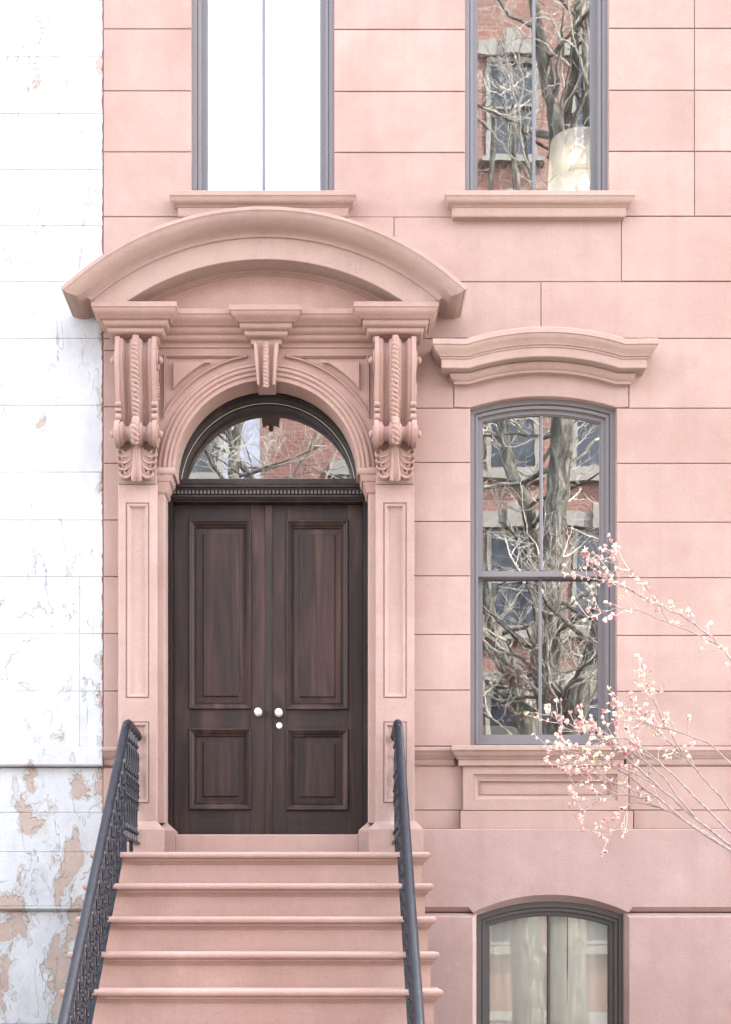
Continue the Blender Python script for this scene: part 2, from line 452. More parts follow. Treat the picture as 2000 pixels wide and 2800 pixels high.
window(X(RW0), X(RW1), Z(517), 7.60, -1, 7.0, .05, FRAME, GLASS, 'upper window with a lamp behind the glass', wb=(.006,.012,.024))
window(MW['x0'], MW['x1'], MW['z0'], MW['zs'], MW['rise'], Z(1577, .1), .055, FRAME, GLASS, 'tall parlour window with an arched head')
# the upper windows keep going above the photo: their lower sash is the one in view

# ---- sills of the upper windows
for (a, b_) in ((463, 975), (1218, 1739)):
    s = MB(); yf = -.115; xa, xb = X(a, yf)+.05, X(b_, yf)-.05; y0 = yf+.05
    zt = Z(519, yf)
    s.returned(xa, xb, y0, .05, [(.045, zt), (.05, zt-.004), (.05, zt-.034), (.044, zt-.040), (.041, zt-.052), (.034, zt-.066), (.022, zt-.078), (.006, zt-.086),
                                 (.004, zt-.092), (0, zt-.094), (-.004, zt-.097), (-.006, zt-.15), (-.012, zt-.157), (-.02, zt-.158)])
    child(s, 'window_sill', STONE_W, house, 40)

# ---- hood over the parlour window: straight, segmental, straight, mitred back to the wall
def sweep(b, path, nrm, prof, y0, yb, returns=True):
    """path of (x, z), its normals, prof of (height along the normal, projection) from top back to bottom back"""
    rings = []
    n = len(path)
    for i in range(n):
        (x, z), (nx, nz) = path[i], nrm[i]
        r = [(x+nx*h, y0-q, z+nz*h) for h, q in prof]
        if returns and i in (0, n-1):
            t = Vector(path[1])-Vector(path[0]) if i == 0 else Vector(path[-1])-Vector(path[-2])
            t = t.normalized()*(-1 if i == 0 else 1)
            nn = Vector((-t.y, t.x)) * (-1 if i == 0 else 1)
            r = []; w_ = []
            for h, q in prof:
                px, pz = x+nx*h+t.x*max(q, 0), z+nz*h+t.y*max(q, 0)
                r.append((px, y0-q, pz)); w_.append((px, yb, pz))
            rings += [w_, r] if i == 0 else [r, w_]
        else: rings.append(r)
    b.loft(rings, False)
    return b
yh = -.05
hx0, hx1, hm0, hm1 = X(1240), X(1722), X(1288, -.12), X(1690, -.12)
hz = Z(1041, -.06); rise = .082
ca, hcx, hcz, hR = seg(hm0, hm1, hz, rise, 16)
path = [(hx0, hz)] + ca + [(hx1, hz)]
nrm = [(0, 1)]
for i, (x, z) in enumerate(ca):
    d = Vector((x-hcx, z-hcz)).normalized()
    if i in (0, len(ca)-1): d = (d+Vector((0, 1))).normalized()
    nrm.append(tuple(d))
nrm.append((0, 1))
zt = Z(924, -.21)-hz
HP = [(zt+.006, -.05), (zt, .155), (zt-.006, .16), (zt-.038, .16), (zt-.044, .152), (zt-.052, .150), (zt-.072, .138), (zt-.092, .116), (zt-.104, .112), (zt-.106, .103),
      (zt-.118, .101), (zt-.120, .094), (zt-.176, .092), (zt-.181, .088), (zt-.183, .020), (zt-.186, .018), (zt-.194, .030), (zt-.212, .026), (zt-.226, .014), (zt-.236, .004), (zt-.238, -.002), (zt-.254, -.004), (zt-.256, -.05)]
s = sweep(MB(), path, nrm, HP, yh, .02); child(s, 'window_hood', STONE_W, house, 35)

# ---- sill, band course and panel under the parlour window
yf = -.12
s = MB(); xa, xb = X(1236, yf)+.055, X(1733, yf)-.055; zt = Z(2038, yf)
s.returned(xa, xb, -.065, .05, [(.05, zt), (.055, zt-.004), (.055, zt-.032), (.046, zt-.038), (.040, zt-.055), (.026, zt-.072), (.012, zt-.082), (.010, zt-.090), (0, zt-.091), (0, zt-.134), (-.006, zt-.139), (-.02, zt-.14)])
child(s, 'window_sill', STONE_W, house, 40)
def course(x0, x1, yw, dz=0.0):
    s = MB(); zt = Z(2042, -.06)+dz
    s.run_x(x0, x1, [(.1, zt), (yw-.05, zt), (yw-.055, zt-.005), (yw-.055, zt-.026), (yw-.048, zt-.031), (yw-.042, zt-.05), (yw-.030, zt-.066), (yw-.022, zt-.074),
                     (yw-.020, zt-.080), (yw-.012, zt-.081), (yw-.012, zt-.118), (yw-.004, zt-.128), (yw, zt-.130), (.1, zt-.130)])
    return child(s, 'band_course', STONE, house, 40)
course(X(1110), xa-.028, 0.0); course(xb+.028, XR, 0.0, .002)
course(X(283)+.002, X(345), 0.0)
blk(1110, 1266, 2095, 2216); blk(1110, 1259, 2216, 2268)
blk(1720, 2700, 2095, 2216); blk(1733, 2700, 2216, 2268)
def panelled(x0, x1, z0, z1, yf, yb, frames, m, name, c=.004, parent=None, core=True):
    """slab with sunk mouldings: frames = list of (x0, x1, z0, z1, [(inset, depth)...])"""
    b = MB()
    hs_ = [(f[0], f[1], f[2], f[3]) for f in frames]
    xs = sorted({x0, x1} | {h[i] for h in hs_ for i in (0, 1)}); zs = sorted({z0, z1} | {h[i] for h in hs_ for i in (2, 3)})
    # front skin as strips round the sunk fields
    for i in range(len(xs)-1):
        for j in range(len(zs)-1):
            cx, cz = (xs[i]+xs[i+1])/2, (zs[j]+zs[j+1])/2
            if not any(h[0] < cx < h[1] and h[2] < cz < h[3] for h in hs_):
                b.add([(xs[i], yf, zs[j]), (xs[i+1], yf, zs[j]), (xs[i+1], yf, zs[j+1]), (xs[i], yf, zs[j+1])], [(0,1,2,3)])
    for f in frames:
        R = lambda i, d: [(f[0]+i, yf+d, f[2]+i), (f[1]-i, yf+d, f[2]+i), (f[1]-i, yf+d, f[3]-i), (f[0]+i, yf+d, f[3]-i)]
        rg = [R(0, 0)] + [R(i, d) for i, d in f[4]]
        b.loft(rg, True, False, True)
    o = lambda y, e: [(x0-e, y, z0-e), (x1+e, y, z0-e), (x1+e, y, z1+e), (x0-e, y, z1+e)]
    b.loft([o(yf, 0), o(yf+c, c), o(yb, c)], True, False, True)
    bm_ = child(b, name, m, parent or house, 35)
    return bm_
SUNK = [(.0, .007), (.006, .009), (.012, -.002), (.024, .001), (.034, .016), (.042, .020)]
panelled(X(1268,-.045), X(1718,-.045), Z(2215,-.045), Z(2092,-.045), -.045, .05,
         [(X(1296,-.045), X(1690,-.045), Z(2190,-.045), Z(2117,-.045), [(0,.012),(.012,.014),(.022,.024),(.040,.030),(.048,.022),(.050,.040)])], STONE, 'sunk_panel')
blk(1259, 1733, 2217, 2269, -.055, .05)

# ---- basement front, a little proud, with the segmental window
yb_ = -.075
BW = dict(x0=X(1304), x1=X(1706), zs=Z(2504), rise=.099)
zt, zj = Z(2267, yb_), Z(2493, yb_)
o_arc, *_ = seg(X(1293, yb_), X(1720, yb_), zj-.006, .125, 20)
i_arc, *_ = seg(BW['x0'], BW['x1'], BW['zs'], BW['rise'], 20)
xl, xr = X(1150, yb_), 4.2
b = MB()
c = .006; ch = .032
rows = []
# front face polygon: lower edge follows the arch
front = [(xl, zj+ch)] + [(X(1293,yb_)-.028, zj+ch)] + [(x, z) for x, z in o_arc] + [(X(1720,yb_)+.028, zj+ch), (xr, zj+ch), (xr, zt-c), (xl, zt-c)]
mid = [(xl, zj)] + [(X(1293,yb_)-.004, zj)] + [(x, z) for x, z in i_arc] + [(X(1720,yb_)+.004, zj), (xr, zj), (xr, zt), (xl, zt)]
L1 = [(x, yb_, z) for x, z in front]
L2 = [(x, yb_+(ch if k < len(mid)-2 else c), z) for k, (x, z) in enumerate(mid)]
for k in range(2, 2+len(i_arc)): L2[k] = (L2[k][0], yb_+.062, L2[k][2])
L3 = [(x, .2, z) for x, _, z in L2]
b.loft([L1, L2, L3], True, True, True)
child(b, 'stone_block', STONE_B, house, 20)
def basement_block(u0, u1, right):
    b = MB(); x0, x1, z1, z0 = X(u0, yb_), X(u1, yb_), zj-.010, -1.2
    w1 = x1+.030 if not right else x1; w0 = x0-.030 if right else x0
    f = [(x0, yb_, z0), (x1, yb_, z0), (x1, yb_, z1-ch), (x0, yb_, z1-ch)]
    g = [(w0, yb_+.035, z0), (w1, yb_+.035, z0), (w1, yb_+.035, z1), (w0, yb_+.035, z1)]
    b.loft([f, g, [(p[0], .2, p[2]) for p in g]], True, True, True)
    child(b, 'stone_block', STONE_B, house, 20)
basement_block(1150, 1293, False); basement_block(1722, 2900, True)
b = MB(); b.box(X(1290), X(1720), -.06, .2, G, -1.2); child(b, 'stone_block', STONE_B, house, 0)
window(BW['x0'], BW['x1'], -1.2, BW['zs']-.004, BW['rise'], -.7, .0, FRAME2, GLASS_B, 'basement window with an arched head and pale curtains')

# ------------------------------------------------------------------ the entrance
CAPZ = 4.381
def cap_profile(zt=CAPZ):
    return [(.136, zt), (.14, zt-.004), (.14, zt-.036), (.134, zt-.040), (.131, zt-.052), (.122, zt-.066), (.108, zt-.078), (.094, zt-.088), (.088, zt-.096), (.074, zt-.097),
            (.072, zt-.102), (.076, zt-.110), (.072, zt-.124), (.060, zt-.136), (.046, zt-.142), (.042, zt-.143), (.044, zt-.150), (.042, zt-.162), (.032, zt-.174), (.014, zt-.181), (.004, zt-.182), (0, zt-.186), (0, zt-.214), (-.004, zt-.218), (-.012, zt-.219)]
for sx in (-1, 1):
    b = MB(); cx = CX+sx*.905
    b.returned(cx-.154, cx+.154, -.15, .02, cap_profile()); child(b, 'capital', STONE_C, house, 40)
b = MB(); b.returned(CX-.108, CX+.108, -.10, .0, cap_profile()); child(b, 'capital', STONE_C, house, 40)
# entablature run between the capitals
for a, b2 in ((CX-.905+.10, CX-.06), (CX+.06, CX+.905-.10)):
    b = MB(); b.run_x(a, b2, [(.05, CAPZ-.001)] + [(-.04-q, z-.001) for q, z in cap_profile()[:-2]] + [(.05, CAPZ-.216)])
    child(b, 'entablature', STONE_C, house, 40)

# segmental pediment
PCZ = 2.968
b = MB(); th = 39.8; n = 48
pp = [(2.012, -.29), (2.004, .142), (2.000, .15), (1.978, .15), (1.972, .143), (1.966, .140), (1.950, .132), (1.934, .118), (1.918, .098), (1.904, .074), (1.896, .050), (1.890, .030), (1.884, .022), (1.880, .016), (1.864, .016), (1.860, .012), (1.859, 0), (1.716, 0), (1.712, -.004), (1.712, -.21)]
path = arc(CX, PCZ, 1.0, -th, th, n)
nrm = [(x-CX, z-PCZ) for x, z in path]
path = [(CX, PCZ)]*len(path)
# the sweep wants tangents at the ends, so the path is given on the r = 1 circle and heights are radius minus one
path = [(CX+nx, PCZ+nz) for nx, nz in nrm]
PPR = [(r-1.0, q) for r, q in pp]
rings = []
for i, ((x, z), (nx, nz)) in enumerate(zip(path, nrm)):
    if i in (0, n):
        t = Vector((nz, -nx)) * (1 if i == n else -1)
        r_ = [(x+nx*h+t.x*max(q, 0)*.92, -.27-q, z+nz*h+t.y*max(q, 0)*.92) for h, q in PPR]
        w_ = [(p[0], .02, p[2]) for p in r_]
        rings += [w_, r_] if i == 0 else [r_, w_]
    else: rings.append([(x+nx*h, -.27-q, z+nz*h) for h, q in PPR])
rings = [[(p[0], p[1], max(p[2], 4.352) if abs(p[0]-CX) < 1.16 else p[2]) for p in r_] for r_ in rings]
b.loft(rings, False)
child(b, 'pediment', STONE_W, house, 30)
# tympanum, the sunk wall under the pediment, with a thin fillet along its curved edge
b = MB()
ta = arc(CX, PCZ, 1.735, -36.5, 36.5, 32)
b.prism([(x, z) for x, z in ta][::-1], -.10, .02); child(b, 'tympanum', STONE_C, house, 0)
b = MB()
for r0, r1, y0 in ((1.690, 1.715, -.116), (1.676, 1.690, -.108)):
    L = lambda r, y: [(x, y, z) for x, z in arc(CX, PCZ, r, -35, 35, 40)]
    b.loft([L(r1, -.09), L(r1, y0), L(r0, y0), L(r0, -.09)], False)
child(b, 'tympanum_fillet', STONE_C, house, 30)

# arch wall (spandrels) with the round opening
ARX, ARZ, ARI, ARO = CX-.001, 3.282, .645, .770
HX = .775
za, zb = ARZ-.02, CAPZ-.214
n = 40
b = MB()
top = []; cir = arc(ARX, ARZ, ARO-.01, -90, 90, n)
for x, z in cir:
    dx, dz = x-ARX, z-ARZ
    f = min(HX/abs(dx) if abs(dx) > 1e-6 else 1e9, (zb-ARZ)/dz if dz > 1e-6 else 1e9)
    top.append((ARX+dx*f, ARZ+max(dz*f, 0)))
ytop = -.03
# insert exact corners
b.loft([[(x, ytop, z) for x, z in cir], [(x, ytop, z) for x, z in top]], False)
cor = [(ARX-HX, zb), (ARX+HX, zb)]
for sx in (-1, 1):
    i0 = None
    for i in range(n):
        p, q = top[i], top[i+1]
        if sx < 0 and abs(p[0]-(ARX-HX)) < 1e-6 and abs(q[1]-zb) < 1e-6 and abs(q[0]-(ARX-HX)) > 1e-6 or sx > 0 and abs(p[1]-zb) < 1e-6 and abs(q[0]-(ARX+HX)) < 1e-6 and abs(p[0]-(ARX+HX)) > 1e-6:
            b.add([(p[0], ytop, p[1]), (q[0], ytop, q[1]), (ARX+sx*HX, ytop, zb)], [(0,1,2)])
for sx in (-1, 1):
    b.add([(ARX+sx*HX, ytop, ARZ), (ARX+sx*HX, ytop, zb), (ARX+sx*HX, .1, zb), (ARX+sx*HX, .1, ARZ)], [(0,1,2,3)])
child(b, 'spandrel_wall', STONE_C, house, 0)
# archivolt and soffit of the arch
b = MB()
AP = [(ARO, -.025), (ARO, -.044), (ARO-.006, -.050), (ARO-.018, -.052), (ARO-.024, -.044), (ARO-.030, -.046), (ARO-.040, -.062), (ARO-.052, -.064), (ARO-.060, -.052), (ARO-.064, -.050), (ARO-.074, -.062), (ARO-.086, -.062),
      (ARO-.092, -.050), (ARO-.100, -.050), (ARO-.104, -.056), (ARI+.003, -.056), (ARI, -.053), (ARI, .20)]
b.loft([[(ARX+r*math.sin(a), y, ARZ+r*math.cos(a)) for r, y in AP] for a in [math.radians(-92+184*i/72) for i in range(73)]], False)
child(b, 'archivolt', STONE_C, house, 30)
# sunk spandrel frames and their raised fields
def spandrel(sx):
    def poly(R, xo, zt_, xi, zi, n=14):
        a0 = math.asin(min(1, (xi)/R)); a1 = math.asin(min(1, xo/R))
        pts = [(ARX+sx*R*math.sin(a0+(a1-a0)*i/n), ARZ+R*math.cos(a0+(a1-a0)*i/n)) for i in range(n+1)]
        return pts + [(ARX+sx*xo, zt_), (ARX+sx*xi, zt_)]
    o = poly(.822, .728, 4.115, .135, 0)
    if sx < 0: o = o[::-1]
    i1 = inset(o, .012); i2 = inset(o, .026)
    b = MB()
    L = lambda q, y: [(x, y, z) for x, z in q]
    b.loft([L(o, -.026), L(inset(o, .001), -.044), L(inset(o, .005), -.052), L(i1, -.052), L(inset(o, .015), -.042), L(inset(o, .020), -.046), L(i2, -.0305)], True)
    child(b, 'spandrel_moulding', STONE_C, house, 25)
    f = poly(.880, .662, 4.058, .40, 0)
    if sx < 0: f = f[::-1]
    b = MB(); b.loft([L(f, -.0295), L(inset(f, .004), -.058), L(inset(f, .008), -.060)], True, False, True)
    child(b, 'spandrel_panel', STONE_C, house, 0)
spandrel(-1); spandrel(1)

# pilasters, inner piers, imposts, plinths
for sx in (-1, 1):
    cx = CX+sx*.907
    yp = -.087
    panelled(cx-.1326, cx+.1326, .80, Z(1326, yp), yp, .05,
             [(cx-.083, cx+.083, Z(1910, yp), Z(1374, yp), SUNK), (cx-.083, cx+.083, Z(2198, yp), Z(1973, yp), SUNK)], STONE, 'pilaster')
    b = MB(); b.slab(cx-.1326, cx+.1326, Z(1323, yp), CAPZ-.2, yp, .05, .003); child(b, 'stone_block', STONE, house)
    x0, x1 = sorted((CX+sx*.722, CX+sx*.778))
    b = MB(); b.slab(x0, x1, .80, 3.16, -.03, .22, .004); child(b, 'inner_pier', STONE, house)
    x0, x1 = sorted((CX+sx*.68, CX+sx*.77))
    # impost: moulding returned round the pier
    b = MB(); zi = 3.305
    pr = [(.060, zi), (.066, zi-.006), (.070, zi-.020), (.066, zi-.036), (.060, zi-.044), (.052, zi-.046), (.050, zi-.052), (.050, zi-.068), (.044, zi-.078), (.040, zi-.090), (.032, zi-.092), (.030, zi-.106), (.024, zi-.120), (.018, zi-.136), (.016, zi-.158), (.010, zi-.168), (0, zi-.172)]
    rg = []
    for q, z in pr:
        a, c_ = CX+sx*(.722-q*1.15), CX+sx*.775
        rg.append([(a, .20, z), (a, -.03-q*.75, z), (c_, -.03-q*.75, z), (c_, .20, z)])
    b.loft(rg, True, True, True); child(b, 'impost', STONE_C, house, 40)
    # plinth: tall block with a weathered (sloping) top, and a lower one inside it
    x0, x1 = CX+sx*.912-.192, CX+sx*.912+.192
    b = MB(); yq = -.145
    R = lambda i, z, f: [(x0+i, .05, z), (x0+i, yq+f, z), (x1-i, yq+f, z), (x1-i, .05, z)]
    b.loft([R(0, .50, 0), R(0, .745, 0), R(.004, .752, .004), R(.050, .808, .052)], True, True, True); child(b, 'plinth', STONE, house, 20)
    b = MB(); a0, a1 = CX+sx*.652, CX+sx*.745
    R = lambda i, z: [(a0+sx*i, .2, z), (a0+sx*i, -.04+i, z), (a1, -.04+i, z), (a1, .2, z)]
    b.loft([R(0, .50), R(0, .745), R(.003, .752), R(.068, .812)], True, True, True); child(b, 'plinth', STONE, house, 20)
b = MB(); b.slab(CX-.655, CX+.655, .50, .722, .0, .5, .006); child(b, 'threshold', STONE, house)

# ---- rope helper (twisted cord carved in stone)
def rope(pts, r, pitch, lobes=3, n=14, sub=.006, hand=1):
    pts = [Vector(p) for p in pts]
    out = []; L = 0
    for a, c in zip(pts[:-1], pts[1:]):
        k = max(1, int((c-a).length/sub))
        for i in range(k): out.append(a+(c-a)*i/k)
    out.append(pts[-1])
    b = MB(); rings = []; s_ = 0
    for i, p in enumerate(out):
        t = (out[min(i+1, len(out)-1)]-out[max(i-1, 0)]).normalized()
        if i: s_ += (p-out[i-1]).length
        sd_ = Vector((1, 0, 0)); nn = sd_.cross(t).normalized(); 
        e = min(1, (s_+.006)/.02) 
        ring_ = []
        for k in range(n):
            a = 2*PI*k/n
            m_ = abs(math.cos((a*lobes-hand*2*PI*s_/pitch*lobes)/2))
            rr = r*(.52+.54*math.sqrt(m_))*(.75+.25*e)
            ring_.append(p+(sd_*math.cos(a)+nn*math.sin(a))*rr)
        rings.append(ring_)
    b.loft(rings, True, True, True)
    return b

# ---- scroll brackets
def smooth_curve(pts, n=6):
    pts = [Vector(p) for p in pts]; out = []
    for i in range(len(pts)-1):
        p0, p1, p2, p3 = pts[max(i-1, 0)], pts[i], pts[i+1], pts[min(i+2, len(pts)-1)]
        for k in range(n):
            t = k/n
            out.append(.5*((2*p1)+(p2-p0)*t+(2*p0-5*p1+4*p2-p3)*t*t+(3*p1-p0-3*p2+p3)*t**3))
    out.append(pts[-1]); return out
def zz(v, y=-.18): return Z(v, y)
def bracket(sx):
    cx = CX+sx*.905; hw = .143
    # front line of the scroll as (y, z)
    upper = smooth_curve([(-.190, zz(922)), (-.214, zz(945)), (-.226, zz(975)), (-.222, zz(1005)), (-.205, zz(1040)), (-.182, zz(1075)), (-.158, zz(1110)), (-.142, zz(1140)), (-.135, zz(1160)), (-.13, zz(1175))], 4)
    ry, rz, rr = -.142, zz(1183, -.17), .092
    # (offset across the width, set-back) : rim, fillet, cove, ridge, centre
    sec = [(-1, .0), (-.985, -.004), (-.80, -.004), (-.775, .002), (-.77, .010), (-.64, .010), (-.615, .016), (-.56, .030), (-.47, .044), (-.36, .044), (-.29, .030), (-.25, .016), (-.20, .012), (0, .012)]
    sec = sec + [(-a, d) for a, d in sec[-2::-1]]
    def normal(c, i):
        t = (c[min(i+1, len(c)-1)]-c[max(i-1, 0)]).normalized()
        return Vector((-t.y*-1, t.x*-1)) if False else Vector((t.y, -t.x))   # points outwards (towards -y) for a curve running down
    b = MB(); rings = []
    for i, p in enumerate(upper):
        nn = normal(upper, i)
        if nn.x > 0: nn = -nn
        rings.append([(cx+a*hw, p.x-nn.x*d, p.y-nn.y*d) for a, d in sec])
    b.loft(rings, False)
    # closed sides
    for e in (-1, 1):
        ln = [(cx+e*hw, p.x, p.y) for p in upper]; bk = [(cx+e*hw, -.05, p.y) for p in upper]
        b.loft([ln, bk], False)
    b.add([(cx-hw, -.05, zz(922)), (cx+hw, -.05, zz(922)), (cx+hw, -.19, zz(922)), (cx-hw, -.19, zz(922))], [(0,1,2,3)])
    # lower roll: same section turned round the volute's eye
    rings = []
    for i in range(25):
        a = math.radians(-60+300*i/24)
        rings.append([(cx+q*hw*1.03, ry-(rr-d*.95)*math.sin(a), rz+(rr-d*.95)*math.cos(a)) for q, d in sec])
    b.loft(rings, False)
    for e in (-1, 1):
        c0 = [(cx+e*hw*1.03, ry-rr*math.sin(math.radians(a)), rz+rr*math.cos(math.radians(a))) for a in range(0, 360, 15)]
        b.add(c0, [tuple(range(24))])
        # raised volute rim on the cheek
        b.tube([(cx+e*(hw*1.03), ry-.055*math.sin(math.radians(a)), rz+.055*math.cos(math.radians(a))) for a in range(0, 361, 20)], .010, 6)
        b.tube([(cx+e*hw, -.135-.06*math.sin(math.radians(a)), zz(978)+.06*math.cos(math.radians(a))) for a in range(0, 361, 20)], .010, 6)
        # beads where the rim curls over above the roll
        for v_, r_ in ((1103, .019), (1119, .013), (1137, .026)):
            y_ = -.148 if v_ > 1125 else -.160
            b.lathe([(r_*.75, -.021), (r_, -.016), (r_, .016), (r_*.75, .021)], (cx+e*hw*.885, y_-.004, zz(v_)), 'x', 12)
        # curling leaf sprig on the cheek
        rg = random.Random(5)
        for k in range(9):
            b.lathe([(.004, -.004), (.011, 0), (.007, .010), (.001, .014)], (cx+e*hw, -.115+rg.uniform(-.022, .022), zz(1040)-k*.012), 'x', 8)
    br_ = child(b, 'scroll_bracket', STONE_C, house, 40)
    # rope down the middle
    pts = []
    for i, p in enumerate(upper[:-3]):
        nn = normal(upper, i)
        if nn.x > 0: nn = -nn
        pts.append((cx, p.x+nn.x*-.000, p.y+nn.y*-.0))
    child(rope(pts, .0275, .062, 2, 14, .005, 1), 'rope', STONE_C, br_, 60)
    pts = [(cx, ry-(rr+.002)*math.sin(math.radians(a)), rz+(rr+.002)*math.cos(math.radians(a))) for a in range(0, 150, 8)]
    child(rope(pts, .0275, .062, 2, 14, .005, 1), 'rope', STONE_C, br_, 60)
    for e in (-1, 1):
        for (y_, z_) in ((-.135, zz(978)), (ry, rz)):
            k = MB(); k.lathe([(.020, 0), (.026, e*.012), (.027, e*.024), (.020, e*.036), (.008, e*.042), (.001, e*.043)], (cx+e*hw, y_, z_), 'x', 14)
            child(k, 'volute_eye', STONE_C, br_, 50)
    # palmette hanging below the roll
    lf = MB()
    S = .1934/K*1.0
    zc0 = Z(1211, -.12); 
    def lobe(pts, w0, w1, lift, curl=0.0):
        c = smooth_curve([(p[0]*S, -(p[1]-1600)*S) for p in pts], 5)
        nS = len(c); rg_ = []
        for i, p in enumerate(c):
            t = (c[min(i+1, nS-1)]-c[max(i-1, 0)]).normalized(); nn = Vector((-t.y, t.x))
            f = i/(nS-1)
            wd = (w0+(w1-w0)*min(1, f*1.35))*S
            if f > .82: wd *= math.sqrt(max(.02, 1-((f-.82)/.18)**2))
            base = -.095-lift*(.25+.75*math.sin(PI*min(1, f*.5+.12)))
            row = []
            ho = f**1.6
            for q, d in ((-1.0, .040), (-.99, .014), (-.90, .002), (-.70, -.004), (-.34, .022*ho-.004), (0, .030*ho-.004), (.34, .022*ho-.004), (.70, -.004), (.90, .002), (.99, .014), (1.0, .040)):
                pp_ = p+nn*(q*wd)
                row.append((cx+pp_.x, base+d, zc0+pp_.y))
            rg_.append(row)
        lf.loft(rg_, False)
        lf.f.append(tuple(len(lf.v)-11+k for k in range(11)))
    for e in (-1, 1):
        lobe([(e*30, 1600), (e*75, 1705), (e*150, 1770), (e*215, 1765), (e*243, 1705)], 28, 58, .040)
        lobe([(e*26, 1640), (e*75, 1790), (e*150, 1865), (e*215, 1865), (e*250, 1815)], 26, 50, .052)
        lobe([(e*22, 1680), (e*75, 1860), (e*145, 1960), (e*210, 1960), (e*238, 1910)], 24, 48, .056)
        lobe([(e*18, 1720), (e*50, 1930), (e*105, 2060), (e*175, 2075), (e*205, 2010)], 26, 56, .068)
    lobe([(0, 1570), (0, 1700), (0, 1850), (0, 2000), (0, 2110), (0, 2170)], 32, 80, .074)
    for e in (0,):
        lf.tube([(cx+e*12*S*1.0, -.150, zc0-20*S), (cx+e*16*S, -.160, zc0-200*S), (cx+e*8*S, -.152, zc0-420*S)], [.006, .005, .003], 6)
    # stalk that ties the leaf to the roll
    lf.lathe([(.060, -.07), (.050, -.02), (.046, .03), (.04, .05)], (cx, -.085, zc0), 'z', 14)
    child(lf, 'palmette', STONE_C, br_, 40)
bracket(-1); bracket(1)

# ---- keystone with its rope
b = MB()
kz0, kz1 = 3.875, CAPZ-.217
sec = [(-1, .0), (-.96, -.004), (-.74, -.004), (-.70, .006), (-.62, .010), (-.50, .026), (-.30, .026), (-.22, .012), (0, .010)]
sec = sec+[(-a, d) for a, d in sec[-2::-1]]
rings = []
for i in range(9):
    f = i/8; z = kz1+(kz0-kz1)*f; hw = .088-.025*f; yk = -.125-.02*math.sin(PI*f*.9)+.02*f
    rings.append([(CX+a*hw, yk+d, z) for a, d in sec])
b.loft(rings, False)
f0 = rings[-1]; b.loft([f0, [(p[0], .1, p[2]+.01) for p in f0]], False)
for e in (0, -1):
    b.loft([[r_[e] for r_ in rings], [(r_[e][0], .05, r_[e][2]) for r_ in rings]], False)
ks = child(b, 'keystone', STONE_C, house, 40)
child(rope([(CX, -.128-.02*math.sin(PI*i/8*.9)+.02*i/8, kz1+(kz0-.022-kz1)*i/8) for i in range(9)], .021, .05, 2, 14, .005, 1), 'rope', STONE_C, ks, 60)
for e in (-1, 1):
    b = MB()
    for a0, a1 in ((6, 13),):
        A = [math.radians(e*(a0+(a1-a0)*i/6)) for i in range(7)]
        for (ya, yb2) in ((.0, .01), (.14, .15)):
            b.loft([[(ARX+(ARI-.003)*math.sin(a), y, ARZ+(ARI-.003)*math.cos(a)) for a in A] for y in (ya, yb2)], False)
    child(b, 'soffit_fillet', STONE, ks, 0)

# ---- door frame, fanlight, doors
FX, FZ = CX, 3.228
b = MB()
def arched_jamb(pro, hw, zbot=.722):
    """profile of (inset from the opening, y) run up one jamb, round the arch and down the other"""
    r_ = []
    for q, y in pro: pass
    pts = []
    R0 = hw
    rings_ = []
    for q, y in pro: pass
    for (kind, val) in [('l', zbot)] + [('a', a) for a in range(-90, 91, 5)] + [('r', zbot)]:
        row = []
        for q, y in pro:
            R = R0-q
            if kind == 'l': row.append((FX-R, y, val))
            elif kind == 'r': row.append((FX+R, y, val))
            else: row.append((FX+R*math.sin(math.radians(val)), y, FZ+R*math.cos(math.radians(val))))
        rings_.append(row)
    return rings_
b.loft(arched_jamb([(-.10, .19), (-.02, .165), (.0, .165), (.006, .172), (.012, .172), (.018, .18), (.034, .184), (.042, .19), (.048, .205), (.049, .24)], .682, 3.26), False)
# straight jambs below the springing
for sx in (-1, 1):
    a0, a1 = sorted((CX+sx*.688, CX+sx*.80))
    b.box(a0, a1, .17, .32, .722, 3.27)
    a0, a1 = sorted((CX+sx*.688, CX+sx*.712)); b.box(a0, a1, .235, .32, .722, 3.20)
DARKWOOD = wood_mat('recess_shade_walnut', (.009,.0065,.006), (.013,.009,.008), (.022,.014,.011))  # walnut darkened by colour, standing in for the shade of a deep doorway
frame = child(b, 'door_frame', DARKWOOD, house, 30)
b = MB(); b.tube([(FX+.6325*math.sin(math.radians(a)), .200, FZ+.6325*math.cos(math.radians(a))) for a in range(-86, 87, 4)], .0026, 6); child(b, 'gilt_bead', GILT, frame)
b = MB(); b.loft(arched_jamb([(0, .204), (.003, .214), (.010, .222), (.012, .310)], .634, 3.2)[1:-1], False); child(b, 'fanlight_rim', DARKWOOD, frame, 30)
# transom bar
tz = Z(1309, .2)
b = MB()
prof = [(.32, tz+.002), (.205, tz+.002), (.198, tz-.002), (.196, tz-.032), (.188, tz-.036), (.150, tz-.060), (.142, tz-.066), (.142, tz-.078), (.158, tz-.080), (.160, tz-.094), (.172, tz-.096), (.172, tz-.128),
        (.164, tz-.130), (.150, tz-.136), (.148, tz-.146), (.160, tz-.149), (.166, tz-.158), (.182, tz-.162), (.182, tz-.172), (.32, tz-.172)]
b.run_x(CX-.70, CX+.70, prof); child(b, 'transom_bar', WOODH, frame, 35)
dm = MB(); dm.slab(-.0085, .0085, -.0135, .0135, 0, .02, .002)
d0 = None
nd = 50
DENT = paint_mat('worn_dentil_wood', (.060,.045,.042), .45)
for k in range(nd):
    x = CX-.675+1.35*k/(nd-1)
    if d0 is None:
        d0 = dm.build('dentil', DENT, frame, 0); o = d0
    else:
        o = d0.copy(); COL.objects.link(o); o.parent = frame
    o.location = (x, .153, tz-.111)
